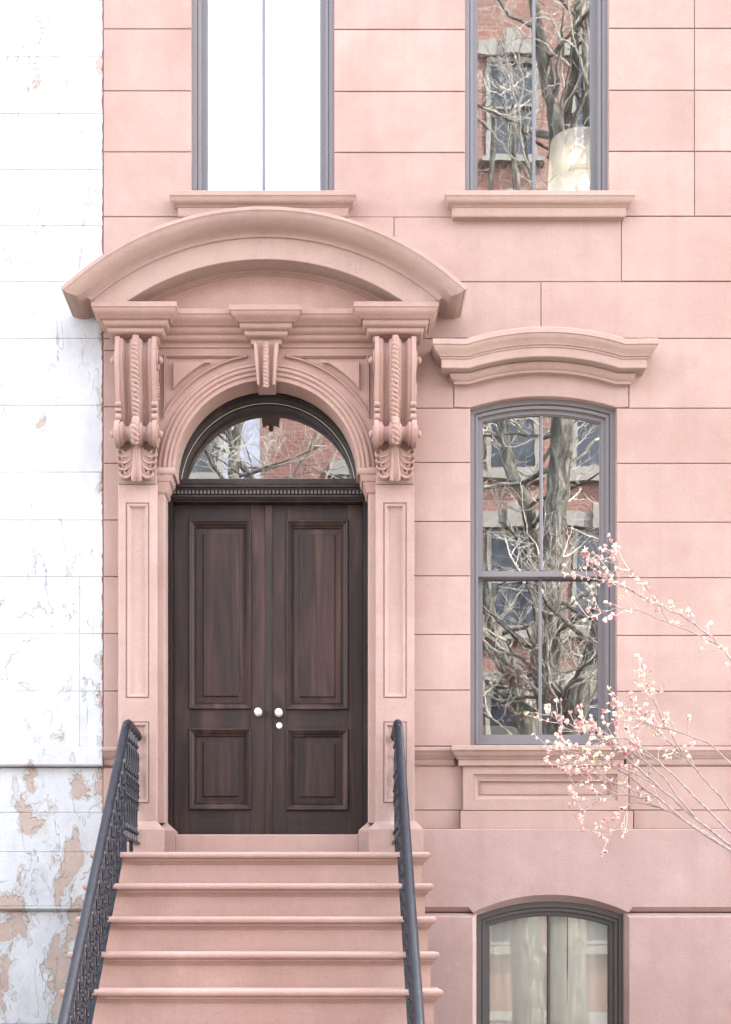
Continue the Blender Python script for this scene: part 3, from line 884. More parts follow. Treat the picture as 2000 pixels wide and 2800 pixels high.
# fanlight pane
b = MB(); pts = arc(FX, FZ, .640, -82, 82, 28)
b.add([(x, .302, z) for x, z in pts], [tuple(range(len(pts)))]); child(b, 'pane', GLASS_T, frame, 0)

DY = .25
def D_(u, v): return X(u, DY), Z(v, DY)
def door(sx):
    e = sx
    x_in, x_out = CX+e*.004, CX+e*.687
    x0, x1 = sorted((x_in, x_out)); z0, z1 = .735, tz-.174
    if sx < 0: pu0, pu1, fu0, fu1 = 519, 686, 556, 652
    else: pu0, pu1, fu0, fu1 = 785, 951, 820.5, 915.5
    dv = 0 if sx < 0 else 1.5
    pan = [(X(pu0, DY), X(pu1, DY), Z(1938+dv, DY), Z(1424+dv, DY)), (X(pu0, DY), X(pu1, DY), Z(2213+dv, DY), Z(1995+dv, DY))]
    fld = [(X(fu0, DY), X(fu1, DY), Z(1903+dv, DY), Z(1460+dv, DY)), (X(fu0, DY), X(fu1, DY), Z(2177+dv, DY), Z(2031+dv, DY))]
    # stiles
    b = MB()
    b.slab(x0, pan[0][0], z0, z1, DY, DY+.05, .001); b.slab(pan[0][1], x1, z0, z1, DY, DY+.05, .001)
    leaf = child(b, 'door', WOOD, house, 0)
    # rails, one board each
    for a, c_ in ((z0, pan[1][2]), (pan[1][3], pan[0][2]), (pan[0][3], z1)):
        b = MB(); b.slab(pan[0][0]+.0008, pan[0][1]-.0008, a, c_, DY+.0004, DY+.05, .001); child(b, 'rail', WOODH, leaf, 0)
    for p, f in zip(pan, fld):
        R = lambda i, y: [(p[0]+i, DY+y, p[2]+i), (p[1]-i, DY+y, p[2]+i), (p[1]-i, DY+y, p[3]-i), (p[0]+i, DY+y, p[3]-i)]
        b = MB()
        b.loft([R(-.006, .004), R(-.006, -.010), R(-.002, -.017), R(.004, -.019), R(.009, -.016), R(.012, -.008), R(.016, -.008), R(.022, -.004), R(.030, .004), R(.036, .014), R(.040, .014), R(.044, .010), R(.048, .016), R(.050, .026)], True)
        child(b, 'panel_moulding', WOOD, leaf, 30)
        b = MB(); F = lambda i, y: [(f[0]-i, DY+y, f[2]-i), (f[1]+i, DY+y, f[2]-i), (f[1]+i, DY+y, f[3]+i), (f[0]-i, DY+y, f[3]+i)]
        b.loft([R(.040, .024), F(.004, .0205), F(.0, .012), F(-.003, .010)], True, False, True); child(b, 'panel', WOOD, leaf, 0)
    return leaf, x_in
dl, _ = door(-1); dr, _ = door(1)
# reeded astragal on the right leaf
b = MB()
for k, (o_, r_) in enumerate(((-.0185, .0055), (-.0065, .0075), (.0065, .0075), (.0185, .0055))):
    b.tube([(CX+.002+o_, DY-.006, .738), (CX+.002+o_, DY-.006, tz-.18)], r_, 8)
b.box(CX-.022, CX+.026, DY-.006, DY+.001, .737, tz-.176); child(b, 'astragal', WOOD, dr, 40)
def knob(u, v, leaf, lab=None):
    x, z = X(u, DY-.03), Z(v, DY-.03)
    b = MB(); b.lathe([(.030, 0), (.030, .006), (.027, .010), (.014, .012)], (x, DY-.0005, z), 'y', 24)
    k = child(b, 'knob_rose', BRASS, leaf, 40)
    b = MB(); b.lathe([(.010, 0), (.010, .020), (.018, .024), (.0265, .034), (.028, .042), (.025, .052), (.016, .058), (.004, .060)], (x, DY-.010, z), 'y', 24); child(b, 'door_knob', PORC, leaf, 50)
knob(706, 1947, dl); knob(762.5, 1948.5, dr)
b = MB(); x, z = X(764, DY-.01), Z(1984, DY-.01)
b.lathe([(.0225, 0), (.0225, .004), (.019, .008), (.017, .008), (.016, .011), (.004, .012)], (x, DY-.0005, z), 'y', 24); child(b, 'lock', PORC, dr, 40)
b = MB(); b.box(x-.0012, x+.0012, DY-.0135, DY-.012, z-.001, z+.009); child(b, 'keyhole', IRON, dr, 0)

# ------------------------------------------------------------------ white house next door
nh = thing('white_house', 'white painted house wall with peeling paint left of the pink house', 'house', (0,0,0))
def wb(u0, u1, v0, v1, yf=.004, yb=.16, gap=.0005, c=.0022):
    b = MB(); x0, x1, z0, z1 = X(u0,yf)+gap, X(u1,yf)-gap, Z(v1,yf)+gap, Z(v0,yf)-gap
    if u1 < 283: b.slab(x0, x1, z0, z1, yf, yb, c)
    else:
        # ragged right edge where the paint has broken away from the neighbour's stone
        rg = random.Random(int(v0)); n_ = 14
        ed = [(x1-.004-.010*rg.random()**2, z0+(z1-z0)*i/n_) for i in range(n_+1)]
        b.prism([(x0, z0)]+ed+[(x0, z1)], yf, yb, .003)
    child(b, 'stone_block', WHITE, nh, 0)
wv = [-640, -480, -320, -160, 0, 155, 310, 463, 617, 770, 925, 1108, 1291, 1422, 1577, 1733, 1890, 2046]
for i, (a, c_) in enumerate(zip(wv[:-1], wv[1:])):
    js = [-1200, -620, (218 if 1500 < a < 2100 else (-60 if i % 2 else -250)), 283]
    for p, q in zip(js[:-1], js[1:]): wb(p, q, a, c_)
s = MB(); zt = Z(2046)
s.run_x(X(-1200), X(282), [(.1, zt), (-.030, zt), (-.036, zt-.006), (-.036, zt-.118), (-.03, zt-.128), (-.012, zt-.134), (.1, zt-.134)]); child(s, 'band_course', WHITE, nh, 20)
wl_ = [2100, 2222, 2330, 2478]
for a, c_ in zip(wl_[:-1], wl_[1:]):
    wb(-1200, -250, a, c_, .012); wb(-250, 283, a, c_, .012)
s = MB(); zt = Z(2478); s.run_x(X(-1200), X(282), [(.1, zt), (-.004, zt), (-.004, zt-.018), (.024, zt-.038), (.1, zt-.038)]); child(s, 'band_course', WHITE, nh, 20)
wb(-1200, -100, 2494, 2800, .03); wb(-100, 283, 2494, 2800, .03); wb(-1200, 283, 2800, 3166, .03)
b = MB(); b.box(X(-4000), XL-.0225, .045, .24, G, ROOF); child(b, 'mortar_bed', WHITE, nh, 0)
b = MB(); b.box(X(-4000), XL-.004, .2405, 9, ROOF, ROOF+.4); b.box(X(-4000), X(-4000)+.2, .2405, 9, G, ROOF); b.box(X(-4000), XL-.004, 8.8, 9, G, ROOF); child(b, 'house_body', WHITE, nh, 0)

# ------------------------------------------------------------------ stoop
SW0, SW1 = CX-1.091, CX+1.091
NY, NZ, RI, TR = -.95, .541, .2115, .252
stoop = thing('stone_stoop', 'flight of pink stone steps with rounded nosings rising to the double door', 'steps', (CX, -2.2, G))
def returned3(b, x0, x1, yf, yb, prof):
    b.loft([[(x0-q,yb,z),(x0-q,yf-q,z),(x1+q,yf-q,z),(x1+q,yb,z)] for q, z in prof], True, True, True)
for k in range(10):
    yn, zn = NY-TR*k, NZ-RI*k
    b = MB()
    nose = [(-.060, zn), (-.010, zn), (-.003, zn-.003), (.003, zn-.010), (.006, zn-.020), (.004, zn-.031), (-.003, zn-.040), (-.012, zn-.044), (-.018, zn-.046), (-.019, zn-.056), (-.026, zn-.060), (-.034, zn-.068), (-.040, zn-.078), (-.047, zn-.079)]
    back = .08 if k == 0 else yn+TR+.06
    returned3(b, SW0, SW1, yn, back, nose); child(b, 'tread', STEP, stoop, 40)
    b = MB(); b.box(SW0+.045, SW1-.045, yn+.0455, back-.001, zn-RI-.002, zn-.0785); child(b, 'riser', STEP, stoop, 0)
b = MB()
for k in range(10):
    yn, zn = NY-TR*k, NZ-RI*k
    if zn-RI > G+.01: b.box(SW0+.055, SW1-.055, yn+.06, .012, G, zn-RI-.004)
child(b, 'core', STEP, stoop, 0)

# ------------------------------------------------------------------ iron railings
BY, BZ = -.61, 1.427
SL = RI/TR
def baluster_mesh():
    b = MB(); h = .78
    b.tube([(0,0,0), (0,0,h)], .0075, 6)
    for z in (.07, .30, .48, .70):
        b.lathe([(.008, -.016), (.015, -.008), (.017, 0), (.015, .008), (.008, .016)], (0, 0, z), 'z', 8)
    def ringy(y, z, ry_, rz_, r):
        b.tube([(0, y+ry_*math.cos(a*2*PI/12), z+rz_*math.sin(a*2*PI/12)) for a in range(13)], r, 5)
    ringy(.055, .18, .040, .075, .006); ringy(.055, .59, .040, .075, .006)
    ringy(.055, .385, .046, .062, .007)
    for z, s_ in ((.285, 1), (.485, -1)):
        for q in (.028, .082): ringy(q, z, .020, .020, .005)
        b.lathe([(.006, -.012), (.013, 0), (.006, .012)], (0, .055, z), 'z', 6)
    b.lathe([(.008, -.02), (.016, 0), (.008, .02)], (0, .055, .385), 'z', 6)
    me_o = b.build('baluster', IRON, None, 50); return me_o
bal0 = baluster_mesh(); first = [True]
def railing(sx, label):
    x = CX+sx*.904
    rail = thing('stair_railing', label, 'railing', (x, -.61, NZ), 'iron railings of the stoop')
    b = MB(); r = .0285
    pts = [(x, -.09, BZ-.03), (x, -.16, BZ-.012), (x, BY+.12, BZ), (x, BY+.05, BZ-.001), (x, BY-.02, BZ-.018), (x, BY-.08, BZ-.055)]
    y = BY-.2
    while y > -3.32: pts.append((x, y, BZ-.0-(BY-.015-y)*SL)); y -= .25
    b.tube(pts, r, 16); put_ = child(b, 'handrail', IRON, rail, 60)
    b = MB(); y1 = -3.30; zl = .648; yb0 = -.775
    zz_ = lambda yy: zl-(yb0-yy)*SL
    for (ya, za_), (yc, zc_) in (((-.10, zl), (yb0, zl)), ((yb0, zl), (y1, zz_(y1)))):
        R = lambda yy, z_: [(x-.022, yy, z_-.007), (x+.022, yy, z_-.007), (x+.022, yy, z_+.007), (x-.022, yy, z_+.007)]
        b.loft([R(ya, za_), R(yc, zc_)], True, True, True)
    child(b, 'bottom_rail', IRON, rail, 0)
    def add(y, z, s_=1.0):
        if first[0]: o = bal0; first[0] = False
        else: o = bal0.copy(); COL.objects.link(o)
        o.parent = rail; o.matrix_parent_inverse = Matrix.Translation(rail.location).inverted()
        o.location = (x, y, z); o.scale = (1, 1, s_)
    for k in range(6): add(-.16-.11*k, zl+.004, .955)
    y = -.83; 
    while y > -3.25: add(y, zz_(y)+.004, .80); y -= .11
    # feet of the level length and of the slope
    for yy, z0_, z1_ in [(-.13, NZ-.01, zl), (-.42, NZ-.01, zl), (-.72, NZ-.01, zl)] + [(-1.07-TR*k*2, NZ-RI*(1+2*k)-.01, zz_(-1.07-TR*k*2)) for k in range(4)]:
        b = MB(); b.box(x-.012, x+.012, yy-.012, yy+.012, z0_, z1_); child(b, 'foot', IRON, rail, 0)
    b = MB(); b.box(x-.03, x+.03, -3.36, -3.30, G, BZ-(BY-.015+3.33)*SL+.03); b.lathe([(.03, 0), (.045, .03), (.04, .06), (.01, .09)], (x, -3.33, BZ-(BY-.015+3.33)*SL+.03), 'z', 12)
    child(b, 'newel', IRON, rail, 30)
railing(-1, 'black iron stair railing beside the peeling white wall'); railing(1, 'black iron stair railing on the window side of the steps')

# ------------------------------------------------------------------ things inside the rooms
# lamp behind the upper window on the right
ly = .62; lx = X(1584, ly); lz0 = Z(459, ly-.235); lz1 = Z(345, ly-.215)
LINEN = mat('white_lamp_linen', (.80,.80,.79), .9)
LN = LINEN.node_tree; tl = LN.nodes.new('ShaderNodeBsdfTranslucent'); tl.inputs[0].default_value = (.9,.89,.86,1)
mxl = LN.nodes.new('ShaderNodeMixShader'); mxl.inputs[0].default_value = .5
LN.links.new(LN.nodes['Principled BSDF'].outputs[0], mxl.inputs[1]); LN.links.new(tl.outputs[0], mxl.inputs[2]); LN.links.new(mxl.outputs[0], LN.nodes['Material Output'].inputs[0])
lamp = thing('table_lamp', 'lamp with a white drum shade and a lit bulb behind the upper window', 'lamp', (lx, ly, 4.5))
b = MB(); r0, r1 = .235, .215
o_ = [[(lx+rr_*math.cos(2*PI*k/40), ly+rr_*math.sin(2*PI*k/40), z) for k in range(40)] for rr_, z in ((r0, lz0), (r1, lz1), (r1-.004, lz1), (r0-.004, lz0))]
b.loft(o_+[o_[0]], True); child(b, 'lamp_shade', LINEN, lamp, 40)
b = MB(); b.lathe([(.13, 0), (.13, .02), (.02, .05), (.012, .1), (.012, lz0-4.5-.12), (.03, lz0-4.5-.10), (.018, lz0-4.5-.05), (.03, lz0-4.5-.02), (.016, lz0-4.5+.03)], (lx, ly, 4.5), 'z', 20); child(b, 'lamp_base', BRASS, lamp, 40)
BULB = mat('lit_bulb', (1,.9,.75), .5); bb = BULB.node_tree.nodes['Principled BSDF']; bb.inputs['Emission Color'].default_value = (1,.78,.5,1); bb.inputs['Emission Strength'].default_value = 3.0
b = MB(); b.lathe([(.004, -.036), (.022, -.03), (.033, -.01), (.033, .008), (.022, .03), (.012, .045), (.010, .06)], (lx+.032, ly-.05, lz0-.012), 'z', 16); child(b, 'bulb', BULB, lamp, 50)
pl = bpy.data.lights.new('lamp_light', 'POINT'); pl.energy = .15; pl.color = (1,.94,.86); pl.shadow_soft_size = .03
plo = bpy.data.objects.new('lamp_light', pl); COL.objects.link(plo); plo.location = (lx, ly, lz0+.06)
# curtains
def curtain(x0, x1, z0, z1, y, waves, amp, label, mat_=CURT, seed=1):
    rg = random.Random(seed); b = MB(); n = waves*8; cols = []
    for i in range(n+1):
        f = i/n; ph = f*waves*2*PI+.8*math.sin(f*7+seed)
        x = x0+(x1-x0)*f; a = amp*(.6+.4*math.sin(f*11+seed))
        cols.append([(x+.01*math.sin(j*1.3+f*9)*(j/6), y+a*math.sin(ph)*(.8+.06*j), z1+(z0-z1)*j/6) for j in range(7)])
    b.loft(cols, False)
    o = b.build('curtain', mat_, None, 60); o['label'] = label; o['category'] = 'curtain'; return o
curtain(X(LW0)+.07, X(719)-.02, 4.75, 7.7, .25, 5, .012, 'plain white curtain on the side of the upper window nearer the white wall', seed=1)
curtain(X(719)-.01, X(LW1)-.05, 4.75, 7.7, 0.27, 4, .032, 'white curtain with soft folds on the far side of the upper window', seed=2)
CB = mat('grey_white_curtain', (.76,.785,.71), .9)
curtain(X(1300), X(1562), -1.35, .30, .165, 8, .006, 'pale curtain drawn across the larger part of the basement window', CB, 3)
curtain(X(1564), X(1712), -1.35, .30, .168, 5, .007, 'pale curtain hanging beside the far jamb of the basement window', CB, 4)
# chair inside the parlour window
chy = .75; chx = X(1345, chy); ctop = Z(1986, chy)
chair = thing('chair', 'cream upholstered chair whose rounded back shows at the foot of the parlour window', 'chair', (chx, chy, .76))
b = MB(); prof = []
w_ = .21
pts = [(-w_, .95), (w_, .95)] + [(w_*math.cos(a), ctop-.05+.05*math.sin(a)) for a in [PI*i/12 for i in range(13)]]
pts = [(chx-w_, 1.16), (chx+w_, 1.16)] + [(chx+w_*math.copysign(abs(math.cos(PI*i/14))**.45, math.cos(PI*i/14)), ctop-.07+.07*math.sin(PI*i/14)**.6) for i in range(15)]
b.prism(pts, chy-.03, chy+.04, .012); child(b, 'backrest', CREAM, chair, 40)
b = MB(); b.slab(chx-.22, chx+.22, 1.14, 1.22, chy+.02, chy+.48, .015); child(b, 'seat', CREAM, chair, 30)
for sx in (-1, 1):
    for yy in (chy, chy+.44):
        b = MB(); b.tube([(chx+sx*.19, yy, .76), (chx+sx*.18, yy, 1.15)], [.014, .02], 8); child(b, 'leg', WOOD, chair)

# ------------------------------------------------------------------ flowering shrub in front of the basement
BARKP = N(mat('twig_bark', (.34,.24,.21), .8)); BARKP.out(BARKP.ramp(BARKP.noise(40, 4), [(.3, (.17,.115,.098)), (.7, (.32,.245,.22))]))
PET = N(mat('pink_petal', (.80,.42,.42), .6)); PET.out(PET.ramp(PET.rand(), [(0, (.56,.21,.22)), (.5, (.62,.355,.325)), (1, (.64,.47,.415))]))
PETC = N(mat('cream_bud_leaf', (.86,.72,.55), .6)); PETC.out(PETC.ramp(PETC.rand(), [(0, (.58,.44,.34)), (.6, (.64,.56,.45)), (1, (.52,.54,.29))]))
for m_ in (PET, PETC): m_.b.inputs['Subsurface Weight'].default_value = 0.0
shrub = thing('flowering_shrub', 'leafless shrub with pink and cream buds reaching in front of the basement wall', 'shrub', (X(2230, -1.6), -1.6, G))
rg = random.Random(11)
def pb(pts): return [Vector(P(u, v, y)) for u, v, y in pts]
SF = (2170, 2440, -1.6)
base = Vector((X(2230, -1.6), -1.6, G))
branches = [
    ([tuple(base), SF], .018, .012, True),
    ([SF, (1900,2262,-1.58), (1800,2182,-1.54), (1700,2112,-1.50), (1600,2062,-1.46), (1508,2052,-1.42)], .0095, .0022, False),
    ([SF, (1900,2235,-1.66), (1800,2150,-1.66), (1700,2062,-1.62), (1622,2012,-1.6), (1547,1990,-1.56), (1502,1948,-1.55)], .009, .002, False),
    ([(1900,2235,-1.66), (1800,2112,-1.72), (1720,2050,-1.74), (1650,1996,-1.72), (1600,1985,-1.7)], .006, .0018, False),
    ([SF, (1890,2252,-1.5), (1800,2208,-1.44), (1715,2172,-1.40), (1640,2190,-1.36), (1592,2216,-1.34)], .008, .002, False),
    ([(1800,2208,-1.44), (1730,2196,-1.4), (1702,2242,-1.38), (1662,2294,-1.36)], .004, .0016, False),
    ([SF, (2150,2150,-1.7), (2040,1860,-1.7), (1920,1720,-1.69), (1800,1655,-1.68), (1700,1602,-1.66), (1575,1575,-1.62)], .008, .0018, False),
    ([(1960,1760,-1.7), (1800,1690,-1.74), (1700,1662,-1.76), (1602,1692,-1.78)], .004, .0016, False),
    ([(1740,1625,-1.67), (1680,1572,-1.64), (1612,1532,-1.62)], .0035, .0016, False),
    ([(1830,1700,-1.7), (1765,1600,-1.64), (1700,1540,-1.6), (1678,1520,-1.6)], .004, .0016, False),
    ([SF, (2020,2240,-1.6), (1880,2080,-1.6), (1800,2000,-1.58), (1745,1940,-1.56), (1700,1935,-1.54)], .007, .002, False),
    ([(1880,2080,-1.6), (1810,1960,-1.66), (1775,1890,-1.68), (1760,1850,-1.68)], .005, .0018, False),
    ([SF, (1900,2180,-1.75), (1800,2080,-1.78), (1700,2020,-1.8), (1610,2042,-1.82), (1540,2040,-1.82)], .007, .002, False),
    ([(1800,2150,-1.66), (1700,2102,-1.68), (1600,2090,-1.68), (1512,2092,-1.68)], .005, .0018, False),
    ([(1800,2182,-1.54), (1700,2150,-1.58), (1620,2130,-1.6), (1562,2160,-1.6)], .005, .0018, False),
    ([(2100,2200,-1.7), (1960,2050,-1.72), (1850,2000,-1.72), (1780,1985,-1.72), (1715,1960,-1.72)], .005, .0018, False),
    ([(1800,2150,-1.66), (1760,2070,-1.6), (1735,2000,-1.58), (1740,1950,-1.56)], .004, .0016, False),
    ([(1700,2112,-1.5), (1650,2080,-1.45), (1590,2110,-1.44), (1545,2070,-1.42)], .0035, .0016, False),
]
tips = []
for pts, r0, r1, raw in branches:
    if raw: c = [Vector(pts[0]), Vector(pts[0]).lerp(Vector(P(*pts[1])), .5)+Vector((.03,0,0)), Vector(P(*pts[1]))]
    else: c = pb(pts)
    c = smooth_curve(c, 6)
    for i in range(1, len(c)-1): c[i] = c[i]+Vector((rg.uniform(-1,1), rg.uniform(-1,1), rg.uniform(-1,1)))*.006
    b = MB(); b.tube(c, [r0+(r1-r0)*i/(len(c)-1) for i in range(len(c))], 7); child(b, 'branch', BARKP.m, shrub, 60)
    if raw: continue
    for i in range(3, len(c)):
        f = i/(len(c)-1)
        if f < .35: continue
        for _k in range(rg.choice((0,1,1,1,2))):
            t = (c[i]-c[i-1]).normalized()
            dv = (t*rg.uniform(.3, 1)+Vector((rg.uniform(-.6,.4), rg.uniform(-.7,.7), rg.uniform(-.55,.9)))).normalized()
            L = rg.uniform(.05, .19)*(1.15-.3*f)
            p = c[i].copy(); tp = [p.copy()]; d = dv.copy()
            for k in range(4):
                d = (d+Vector((rg.uniform(-.25,.25), rg.uniform(-.25,.25), rg.uniform(-.15,.3)))).normalized(); p = p+d*L/4; tp.append(p.copy())
            tips.append((tp, d)); 
        if f > .97: tips.append(([c[-2], c[-1]], (c[-1]-c[-2]).normalized()))
tw = MB()
for tp, d in tips:
    tw.tube(tp, [.0028-.0014*i/(len(tp)-1) for i in range(len(tp))], 5)
TWP = mat('pale_twig_bark', (.40,.30,.265), .8)
child(tw, 'twigs', TWP, shrub, 60)['kind'] = 'stuff'
def blossom_mesh(seed, m_, n_):
    r_ = random.Random(seed); b = MB()
    for k in range(n_):
        a = 2*PI*k/n_+r_.uniform(-.3,.3); tilt = r_.uniform(.3, .95); L = r_.uniform(.012, .021); wd = L*r_.uniform(.32,.48)
        ax = Vector((math.cos(a)*math.sin(tilt), math.sin(a)*math.sin(tilt), math.cos(tilt))); sd_ = ax.cross(Vector((0,0,1))).normalized(); nn = sd_.cross(ax)
        row = []
        for f, q in ((0, .25), (.35, .85), (.7, 1.0), (.92, .6), (1.0, .08)):
            cc = ax*L*f - nn*(.004*math.sin(PI*f))
            row.append([cc-sd_*wd*q+nn*.003*q, cc-nn*.002, cc+sd_*wd*q+nn*.003*q])
        b.loft(row, False)
    b.lathe([(.002, -.004), (.0042, 0), (.003, .005), (.001, .008)], (0,0,0), 'z', 6)
    me = b.build('blossom', m_, None, 60); return me
BL = [blossom_mesh(1, PET.m, 5), blossom_mesh(2, PET.m, 4), blossom_mesh(3, PETC.m, 3), blossom_mesh(4, PETC.m, 2)]
cnt = 0
spots = []
for tp, d in tips:
    spots.append((tp[-1], d))
    if len(tp) > 2:
        if rg.random() < .8: spots.append((tp[-2]+Vector((rg.uniform(-.01,.01), rg.uniform(-.01,.01), 0)), d))
        if rg.random() < .45: spots.append((tp[2], d))
rg.shuffle(spots)
used = set()
def in_photo(p):
    u = VPU+K*D*p.x/(D+p.y); return u < 1810
spots.sort(key=lambda q: 0 if in_photo(q[0]) else 1)
rest = {0: MB(), 2: MB()}
for i, (p, d) in enumerate(spots):
    k = rg.choices(range(4), (3, 3, 2.4, 1.6))[0]
    src = BL[k]
    q = (d+Vector((rg.uniform(-.8,.8), rg.uniform(-.8,.8), rg.uniform(-.9,.5)))).normalized().to_track_quat('Z', 'Y')
    s_ = rg.uniform(.75, 1.5)
    if i >= 290:
        mx = Matrix.Translation(p) @ q.to_matrix().to_4x4() @ Matrix.Scale(s_, 4)
        rest[k//2*2].add([mx @ v.co for v in src.data.vertices], [tuple(f.vertices) for f in src.data.polygons]); continue
    if k in used: o = src.copy(); COL.objects.link(o)
    else: o = src; used.add(k)
    o.parent = shrub; o.matrix_parent_inverse = Matrix.Translation(shrub.location).inverted()
    o.rotation_mode = 'QUATERNION'; o.rotation_quaternion = q; o.location = p; o.scale = (s_, s_, s_)
for k, m_ in ((0, PET.m), (2, PETC.m)):
    if rest[k].v: child(rest[k], 'blossoms', m_, shrub, 60)['kind'] = 'stuff'

# ------------------------------------------------------------------ across the street (seen in the window glass)
def brick_mat(name, a, b_, mortar):
    m = N(mat(name, a, .9))
    k = m.n.new('ShaderNodeTexBrick'); k.inputs['Scale'].default_value = 1.0
    k.inputs['Brick Width'].default_value = .21; k.inputs['Row Height'].default_value = .075; k.inputs['Mortar Size'].default_value = .008
    k.inputs['Color1'].default_value = (*a, 1); k.inputs['Color2'].default_value = (*b_, 1); k.inputs['Mortar'].default_value = (*mortar, 1)
    sw = m.n.new('ShaderNodeCombineXYZ'); xyz = m.sep(); m.l.new(xyz[0], sw.inputs[0]); m.l.new(xyz[2], sw.inputs[1])
    m.l.new(sw.outputs[0], k.inputs['Vector'])
    return m.out(m.mix(m.ramp(m.noise(.7, 5), [(.35, 0), (.7, .4)]), k.outputs['Color'], tuple(x*.6 for x in a)))
BRICK = brick_mat('red_brick', (.19,.085,.066), (.23,.108,.085), (.25,.21,.185))
BRICK2 = brick_mat('dark_red_brick', (.16,.062,.052), (.19,.074,.062), (.19,.15,.13))
PALE = N(mat('pale_blue_siding', (.60,.63,.72), .8)); PALE.out(PALE.ramp(PALE.noise(1, 4, .6, PALE.mapping((.4,1,9))), [(.3, (.20,.22,.29)), (.7, (.34,.36,.43))]))
LIME = mat('limestone_trim', (.21,.20,.18), .85)
DARKP = mat('dark_window_glass', (.03,.035,.045), .08)
def opposite(name, label, x0, x1, zt, m, trim, y=-19.2, cols=3, seed=0, floors=3.3, nwin=True):
    h = thing(name, label, 'house', ((x0+x1)/2, y, G))
    b = MB(); b.box(x0, x1, y-8, y, G, zt); child(b, 'wall', m, h, 0)
    b = MB(); b.box(x0, x1, y-.4, y+.35, zt, zt+.25); b.box(x0, x1, y-.4, y+.22, zt-.35, zt); child(b, 'cornice', trim, h, 0)
    wz = G+1.4
    while wz+2.2 < zt-.5:
        for c_ in range(cols):
            xc = x0+(x1-x0)*(c_+.5)/cols
            b = MB(); ww, hh = .52, 2.05
            L = lambda e, yy: [(xc-ww-e, yy, wz-e), (xc+ww+e, yy, wz-e), (xc+ww+e, yy, wz+hh+e), (xc-ww-e, yy, wz+hh+e)]
            b.loft([L(.02, y+.001), L(.02, y+.05), L(-.07, y+.05), L(-.07, y+.005)], True)
            b.box(xc-ww, xc+ww, y+.01, y+.045, wz+hh*.5-.03, wz+hh*.5+.03)
            wn_ = child(b, 'window', LIME, h, 0)
            b = MB(); b.box(xc-ww+.05, xc+ww-.05, y+.002, y+.02, wz+.05, wz+hh-.05); child(b, 'pane', DARKP, wn_, 0)
            b = MB(); b.box(xc-ww-.2, xc+ww+.2, y+.001, y+.16, wz+hh+.05, wz+hh+.34); child(b, 'lintel', trim, wn_, 0)
            b = MB(); b.box(xc-.16, xc+.16, y+.161, y+.26, wz+hh+.03, wz+hh+.5); child(b, 'keystone', trim, wn_, 0)
            b = MB(); b.box(xc-ww-.14, xc+ww+.14, y+.001, y+.2, wz-.2, wz-.06); child(b, 'sill', trim, wn_, 0)
        wz += floors
    return h
opposite('brick_house', 'dark red brick house with pale window heads reflected in the fanlight', -1.5, 2.9, 12.8, BRICK2, LIME, cols=1, floors=2.6)
opposite('brick_house', 'taller red brick house reflected behind tree limbs in the parlour window', 2.9, 8.3, 21.5, BRICK, LIME, cols=3)
opposite('pale_house', 'pale blue house reflected beside the dark brick in the fanlight', -9.5, -1.5, 14.0, PALE.m, LIME, cols=3)
opposite('brick_house', 'brick house further along the street across from the white wall', -20, -9.5, 14.5, BRICK, LIME, cols=3)
opposite('brick_house', 'brick house at the far end of the row across the street', 8.3, 20, 14.5, BRICK2, LIME, cols=4)

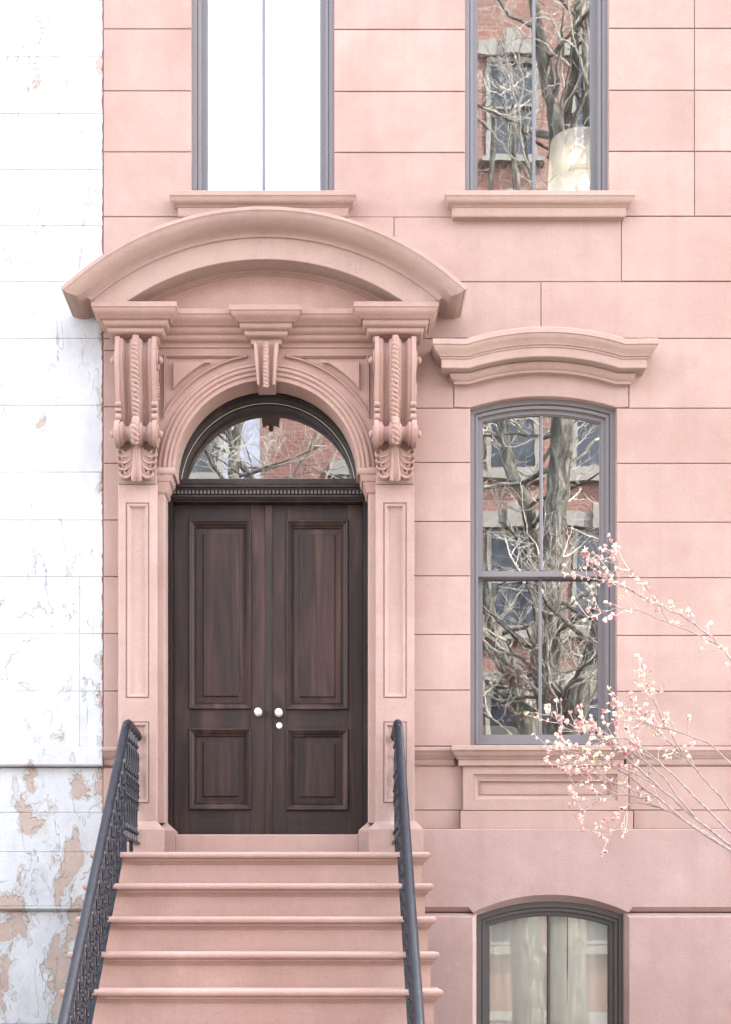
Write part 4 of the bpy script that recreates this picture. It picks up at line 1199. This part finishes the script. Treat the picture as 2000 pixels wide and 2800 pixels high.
BARK = N(mat('plane_tree_bark', (.3,.28,.24), .9))
bz = BARK.noise(1.0, 7, .7, BARK.mapping((9, 9, 2.2)), .8)
BARK.out(BARK.ramp(bz, [(.36, (.03,.027,.022)), (.5, (.10,.09,.074)), (.66, (.28,.26,.215))]), BARK.bump(bz, .9, .05))
TWIG = N(mat('pale_twig', (.46,.42,.35), .85)); TWIG.out(TWIG.ramp(TWIG.noise(9, 3), [(.3, (.29,.26,.215)), (.7, (.52,.485,.42))]))
def street_tree(label, limbs, y, seed, dens=1.0, gen=3, group=None):
    """limbs: lists of (u, v, radius) read in the mirror image of the glass"""
    s_ = (10+.15+abs(y))/10.0
    W = lambda u, v, dy=0: Vector(((u-VPU)/K*s_, y+dy, (VPV-v)/K*s_))
    r_ = random.Random(seed)
    b0 = W(limbs[0][0][0], limbs[0][0][1]); b0.z = G
    t = thing('street_tree', label, 'tree', tuple(b0))
    tr = MB(); cr = MB(); curves = []
    for li, L in enumerate(limbs):
        dy = 0; pts = []
        for i, (u, v, r) in enumerate(L):
            p = W(u, v, dy); pts.append(p)
            dy += r_.uniform(-.25, .25)
        if li == 0: pts[0].z = G-.05
        c = smooth_curve(pts, 6); rad = []
        for i in range(len(c)):
            f = i/(len(c)-1)*(len(L)-1); k = min(int(f), len(L)-2); rad.append(L[k][2]+(L[k+1][2]-L[k][2])*(f-k))
        for i in range(1, len(c)-1): c[i] = c[i]+Vector((r_.uniform(-1,1), r_.uniform(-1,1), 0))*rad[i]*.10
        # knobbly bark: radius varies round the limb
        tr.tube(c, rad, 12); curves.append((c, rad))
    def grow(p, d, L, r, g):
        n_ = 5; pts = [p.copy()]; dd = d.copy()
        for i in range(n_):
            dd = (dd+Vector((r_.uniform(-.28,.28), r_.uniform(-.28,.28), r_.uniform(-.16,.26)))).normalized()
            p = p+dd*L/n_
            if p.y > -11.0: p.y = -11.0-.1*r_.random()
            pts.append(p.copy())
        (tr if g >= 3 else cr).tube(pts, [r*(1-.7*i/n_) for i in range(n_+1)], 6 if g >= 2 else 3, False)
        if g > 0:
            for i in range(1, n_+1):
                for _ in range(2 if g < 3 else 1):
                    if r_.random() < .80*dens:
                        nd_ = (dd*r_.uniform(.3, .9)+Vector((r_.uniform(-1,1), r_.uniform(-1,1), r_.uniform(-.45,.85)))).normalized()
                        grow(pts[i], nd_, L*r_.uniform(.42,.68), max(r*.46, .005), g-1)
    for c, rad in curves:
        for i in range(2, len(c), 2):
            if c[i].z < 1.6: continue
            if r_.random() < .75:
                d = Vector((r_.uniform(-1,1), r_.uniform(-1,.8), r_.uniform(-.1,.9))).normalized()
                grow(c[i], d, r_.uniform(1.4, 2.8), min(rad[i]*.34, .055), gen)
    child(tr, 'trunk', BARK.m, t, 60); child(cr, 'crown', TWIG.m, t, 0)
    return t
street_tree('forked bare tree with a thick trunk reflected in the parlour window',
    [[(1552,2840,.36), (1548,2300,.31), (1535,2010,.30)],
     [(1535,2030,.26), (1508,1850,.23), (1502,1650,.215), (1522,1420,.20), (1538,1180,.19), (1545,900,.17), (1528,600,.15), (1515,400,.13), (1480,200,.11), (1430,-50,.07), (1380,-300,.04)],
     [(1540,2030,.24), (1590,1900,.21), (1640,1760,.19), (1672,1560,.17), (1700,1250,.14), (1690,900,.13), (1640,600,.12), (1610,350,.11), (1605,100,.09), (1640,-200,.06)],
     [(1515,420,.09), (1545,330,.08), (1570,200,.07), (1580,0,.05)]], -13.2, 3, .66)
street_tree('pale leaning tree with crooked limbs reflected in the parlour window',
    [[(1445,2840,.30), (1440,2300,.25), (1442,1960,.22)],
     [(1442,1980,.20), (1425,1870,.18), (1385,1790,.14), (1350,1700,.12), (1320,1560,.10), (1300,1300,.08), (1310,1000,.06), (1340,600,.05), (1350,300,.04)],
     [(1442,1980,.18), (1480,1780,.15), (1478,1560,.14), (1440,1400,.13), (1395,1270,.11), (1375,1130,.09), (1390,900,.07), (1420,600,.05), (1410,250,.04)]], -15.2, 8, .66)
street_tree('bright bare tree with a pale stem reflected in the fanlight',
    [[(700,2840,.26), (690,2300,.22), (672,1800,.19), (650,1500,.17)],
     [(650,1520,.15), (640,1330,.115), (636,1230,.10), (650,1150,.08), (690,1050,.06), (720,850,.04)],
     [(640,1240,.07), (622,1170,.06), (615,1080,.04), (600,900,.03)],
     [(650,1240,.055), (690,1290,.05), (730,1330,.04), (780,1320,.03), (840,1220,.022), (900,1100,.015)]], -14.6, 21, .62)
